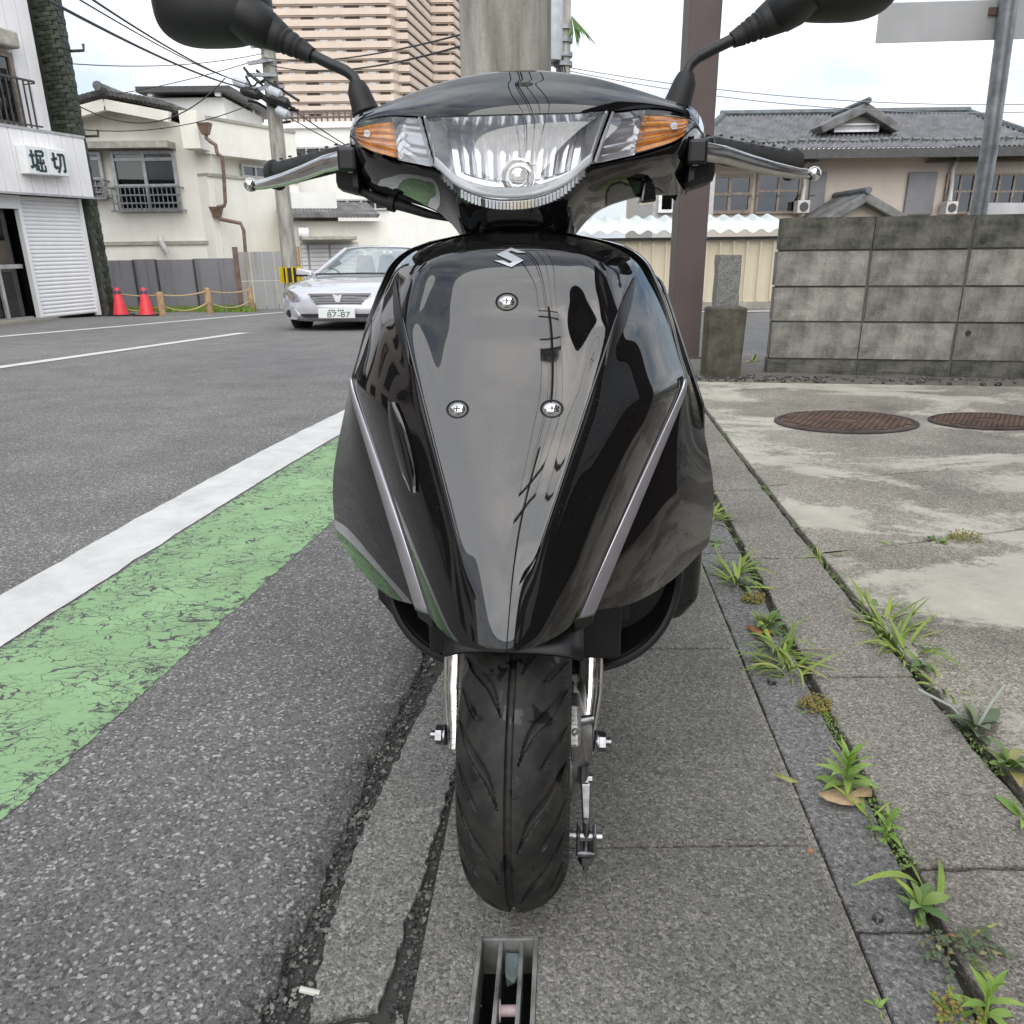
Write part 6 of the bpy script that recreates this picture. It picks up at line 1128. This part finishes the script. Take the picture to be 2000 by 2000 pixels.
# ================================================================== WEEDS
def leafmesh(name, mat, L_, wd, bend, n=6, tip=.02, shape='blade', cup=.25):
    m = MB(); 
    for i in range(n + 1):
        t = i / n; w_ = wd * ((1 - t ** 2.2) * (.45 + .55 * min(1, t * 4)) if shape == 'blade' else (math.sin(math.pi * (t * .93 + .04)) ** .8 if shape == 'oval' else math.sin(math.pi * (t ** .7 * .94 + .04)))); y = L_ * (t - .18 * bend * t * t); z = L_ * (.75 * t - bend * t * t) * .8
        m.v += [(-w_ / 2, y, z + cup * w_ / 2), (0, y, z), (w_ / 2, y, z + cup * w_ / 2)]
    m.f = [(3 * i + k, 3 * i + k + 1, 3 * i + k + 4, 3 * i + k + 3) for i in range(n) for k in (0, 1)]
    return m.mesh(name, mat, 2)
BL = [leafmesh('blade', 'grass_leaf', 1, w_, b) for w_, b in ((.05, .55), (.075, .85), (.045, .30), (.06, 1.05), (.085, .65))]
RO = [leafmesh('leaf', 'weed_leaf', 1, .27, .72, shape='oval'), leafmesh('leaf', 'weed_leaf', 1, .22, .5, shape='oval'), leafmesh('leaf', 'weed_leaf', 1, .30, .85, shape='oval')]; FRL = [leafmesh('leaf', 'fresh_leaf', 1, .20, b, shape='lance') for b in (.3, .55, .75)]
GL = [leafmesh('leaf', 'grey_leaf', 1, .30, .5, shape='oval')]; SE = [leafmesh('leaf', 'spurge_leaf', 1, .55, .6, 4, shape='oval')]
rng = random.Random(21)
def clump(px, py, kind, n, size, lab, name='weed', cat='weed', spread=.5, z=-.006, grp='weeds in the pavement joints'):
    p = GG(px, py); T_ = thing(name, lab, cat, (p.x, p.y, z), 0, grp)
    for i in range(n):
        yaw = i * 2.39996 + rng.uniform(-.5, .5); s = size * (rng.uniform(.35, 1.2) if kind is BL else rng.uniform(.55, 1.1)); me = rng.choice(kind); pit = rng.uniform(-.32, .55) if kind is BL else rng.uniform(-.35, .35) + .5 * (i / n)
        jt = size * .45 * spread * rng.uniform(-1, 1) * (kind is BL); r_ = size * .16 * spread * rng.random(); inst('blade' if kind is BL else 'leaf', me, T_, (r_ * math.cos(yaw + 1.57) + .09 * jt, r_ * math.sin(yaw + 1.57) + jt, .001 * i * (kind is not BL) * size / .05), (pit, rng.uniform(-.35, .35), yaw), (s * 1.2, s, s))
    return T_
clump(1388, 1012, BL, 44, .10, 'grass tuft against the scooter, farthest in the near joint', spread=1.2); clump(1400, 1060, RO, 7, .045, 'low leafy weed just below the farthest tuft')
clump(1437, 1128, BL, 44, .12, 'spreading grass tuft beside the scooter floor, second in the near joint', spread=1.); clump(1456, 1142, GL, 7, .035, 'pale greyish rosette touching the second grass tuft')
def seedy(px, py, n, s, lab):
    p = GG(px, py); T_ = thing('seeding_weed', lab, 'weed', (p.x, p.y, -.006), 0, 'weeds in the pavement joints'); m = MB()
    for i in range(n):
        a_, r_ = rng.uniform(0, 6.28), s * rng.random() ** .5; h = s * rng.uniform(.2, .75); stone_ = [(q_[0] * .0028 + r_ * math.cos(a_), q_[1] * .0026 + r_ * .8 * math.sin(a_), q_[2] * .0026 + h) for q_ in ico]; m.add(stone_, icf)
        if i % 4 == 0: m.add([(0, 0, 0), (.001, 0, 0), (r_ * math.cos(a_), r_ * .8 * math.sin(a_), h)], [(0, 1, 2)])
    m.build('seed_head', 'seed_head', T_)
    for i in range(7): yaw = rng.uniform(0, 6.28); inst('leaf', FRL[i % 3], T_, (0, 0, 0), (rng.uniform(-.2, .3), 0, yaw), (s * 1.0, s * rng.uniform(.9, 1.5), s))
seedy(1470, 1172, 120, .028, 'yellowish seeding weed below the grey rosette'); clump(1498, 1232, RO, 30, .045, 'dark round leaved weed midway along the near joint')
clump(1532, 1290, BL, 90, .10, 'dense yellow green grass tuft in the near joint beside the dead orange leaf', spread=1.6); seedy(1592, 1382, 150, .030, 'yellow flowered seeding weed alone in the near joint')
def spike(px, py, n, s, lab, kind=FRL):
    p = GG(px, py); T_ = thing('leafy_weed', lab, 'weed', (p.x, p.y, -.006), 0, 'weeds in the pavement joints'); MB().tube([(0, 0, 0), (0, .004, s * .9)], [.0022, .0014], 6).build('stem', 'fresh_leaf', T_)
    for i in range(n):
        t = i / (n - 1); yaw = i * 2.4; k = s * (1.0 - .45 * t) * rng.uniform(.85, 1.1); inst('leaf', kind[0 if t > .6 else (1 if t > .25 else 2)], T_, (0, .004 * t, s * .9 * t), (-.35 + .9 * t, 0, yaw), (k * 1.15, k, k))
    return T_
spike(1652, 1540, 26, .066, 'bushy bright green upright weed above the pale dead leaf'); spike(1732, 1632, 16, .040, 'small upright green weed just below the pale dead leaf'); clump(1700, 1590, BL, 5, .085, 'few long grass blades lying over the pale dead leaf')
clump(1795, 1775, RO, 16, .044, 'broad leaved weed low on the right of the pavement'); clump(1840, 1790, BL, 8, .11, 'wide grass blades growing among the broad leaved weed', spread=1.2)
def spurge(px, py, n, s, lab):
    p = GG(px, py); T_ = thing('spurge', lab, 'weed', (p.x, p.y, .004), 0, 'weeds in the pavement joints')
    for k in range(n):
        yaw = R(-70) + R(150) * k / (n - 1) + rng.uniform(-.2, .2); L_ = s * rng.uniform(.6, 1.1); d = Vector((math.sin(yaw), -math.cos(yaw) * .8, 0)); MB().tube([(0, 0, .002), d * L_ * .5 + Vector((0, 0, .006)), d * L_ + Vector((0, 0, .004))], .0008, 4).build('stem', 'stem_red', T_)
        for j in range(7):
            for sg in (-1, 1): q_ = d * (L_ * (.25 + .75 * j / 6)) + Vector((0, 0, .005)); inst('leaf', SE[0], T_, q_ + Vector((rng.uniform(-.003, .003), rng.uniform(-.003, .003), rng.uniform(0, .004))), (-.35 + rng.uniform(-.3, .3), 0, -yaw + math.pi + sg * rng.uniform(.8, 1.6)), (.0105, .0095, .009)) if rng.random() < .8 else None
spurge(1850, 1832, 9, .075, 'creeping spurge with tiny leaves on red stems over the slab edge')
spike(1925, 1990, 13, .052, 'fresh weed at the bottom right corner of the pavement', FRL); seedy(1870, 1985, 50, .030, 'pale flowered weed beside the bottom right corner weed'); clump(1715, 1965, FRL, 6, .028, 'tiny weed at the bottom in the kerb joint')
clump(1606, 1090, BL, 18, .085, 'small grass tuft at the start of the far joint', spread=.8, z=-.01); clump(1740, 1235, BL, 130, .122, 'largest grass tuft, sprawling over the forecourt edge', spread=1.8, z=-.01); clump(1706, 1178, RO, 8, .03, 'small mossy weed behind the largest grass tuft', z=-.01)
clump(1845, 1345, BL, 26, .085, 'short grass tuft right below the largest tuft', z=-.01); clump(1805, 1300, RO, 7, .05, 'leafy weed touching the largest tuft from the right', z=-.01)
c_ = clump(1905, 1428, GL, 18, .060, 'grey green cudweed rosette with white stem near the right edge', z=-.01); MB().tube([(0, 0, .01), (-.03, .03, .04), (-.07, .07, .05)], .0025, 6).build('stem', 'stem_white', c_); MB().tube([(0, 0, .01), (.03, .02, .05), (.07, .05, .07)], .0025, 6).build('stem', 'stem_white', c_)
clump(1968, 1505, RO, 22, .055, 'second broad rosette at the right edge below the cudweed', z=-.01); clump(1995, 1600, FRL, 5, .05, 'leaf tips poking in at the right edge', z=.002)
clump(1828, 1060, RO, 14, .045, 'low dark weed in the forecourt crack', z=-.01); seedy(1882, 1058, 120, .045, 'yellowish cushion weed in the forecourt crack'); clump(1756, 1070, BL, 4, .08, 'pair of grass blades left of the crack weeds', z=-.01); clump(1395, 965, RO, 5, .03, 'tiny weed at the scooter edge above the tufts')
spike(1412, 728, 7, .10, 'thin weed behind the mossy post') if 0 else None
clump(1470, 708, FRL, 6, .10, 'thin weed sprouting between mossy post and block wall', z=0.)
# fallen leaves
def deadleaf(px, py, pts, mat, lab, s, rz):
    p = GG(px, py); m = MB(); n = len(pts); m.v = [(x * s * 1.2, y * s, .006 + .10 * s * (x * x + .5 * math.sin(5 * y))) for x, y in pts]; m.v.append((0, 0, .006)); m.f = [(i, (i + 1) % n, n) for i in range(n)]
    o = m.build('dead_leaf', mat, None, 2, solid=.0008, loc=(p.x, p.y, .003)); o.rotation_euler.z = rz; tag(o, lab, 'leaf', 'fallen leaves')
rag = [(1, .1), (.7, .45), (.55, .30), (.2, .62), (-.2, .5), (-.5, .42), (-1, .25), (-.8, -.1), (-.4, -.35), (0, -.5), (.35, -.4), (.5, -.1), (.85, -.2)]
deadleaf(1652, 1566, rag, 'dead_leaf', 'pale tan dead leaf lying on the kerb stone', .036, .15); deadleaf(1480, 1238, rag, 'dead_orange', 'curled orange dead leaf in the near joint', .024, -.6); deadleaf(1534, 1530, [(1, 0), (.2, .3), (-1, .2), (-.6, -.2), (.3, -.3)], 'fresh_leaf', 'small green leaf lying in the kerb joint', .018, -.6)
for (px, py, s, lab) in ((1507, 1334, .011, 'brownish stone lying on the kerb beside the dense tuft'), (1715, 1796, .009, 'flat grey stone lying on the lower kerb'), (1582, 1664, .006, 'reddish chip in the kerb joint')):
    p = GG(px, py); m = MB(); stone(m, 0, 0, s * .35, s); tag(m.build('loose_stone', 'clay_chip' if s < .007 else 'pebble', None, loc=(p.x, p.y, 0)), lab, 'stone', 'loose stones')
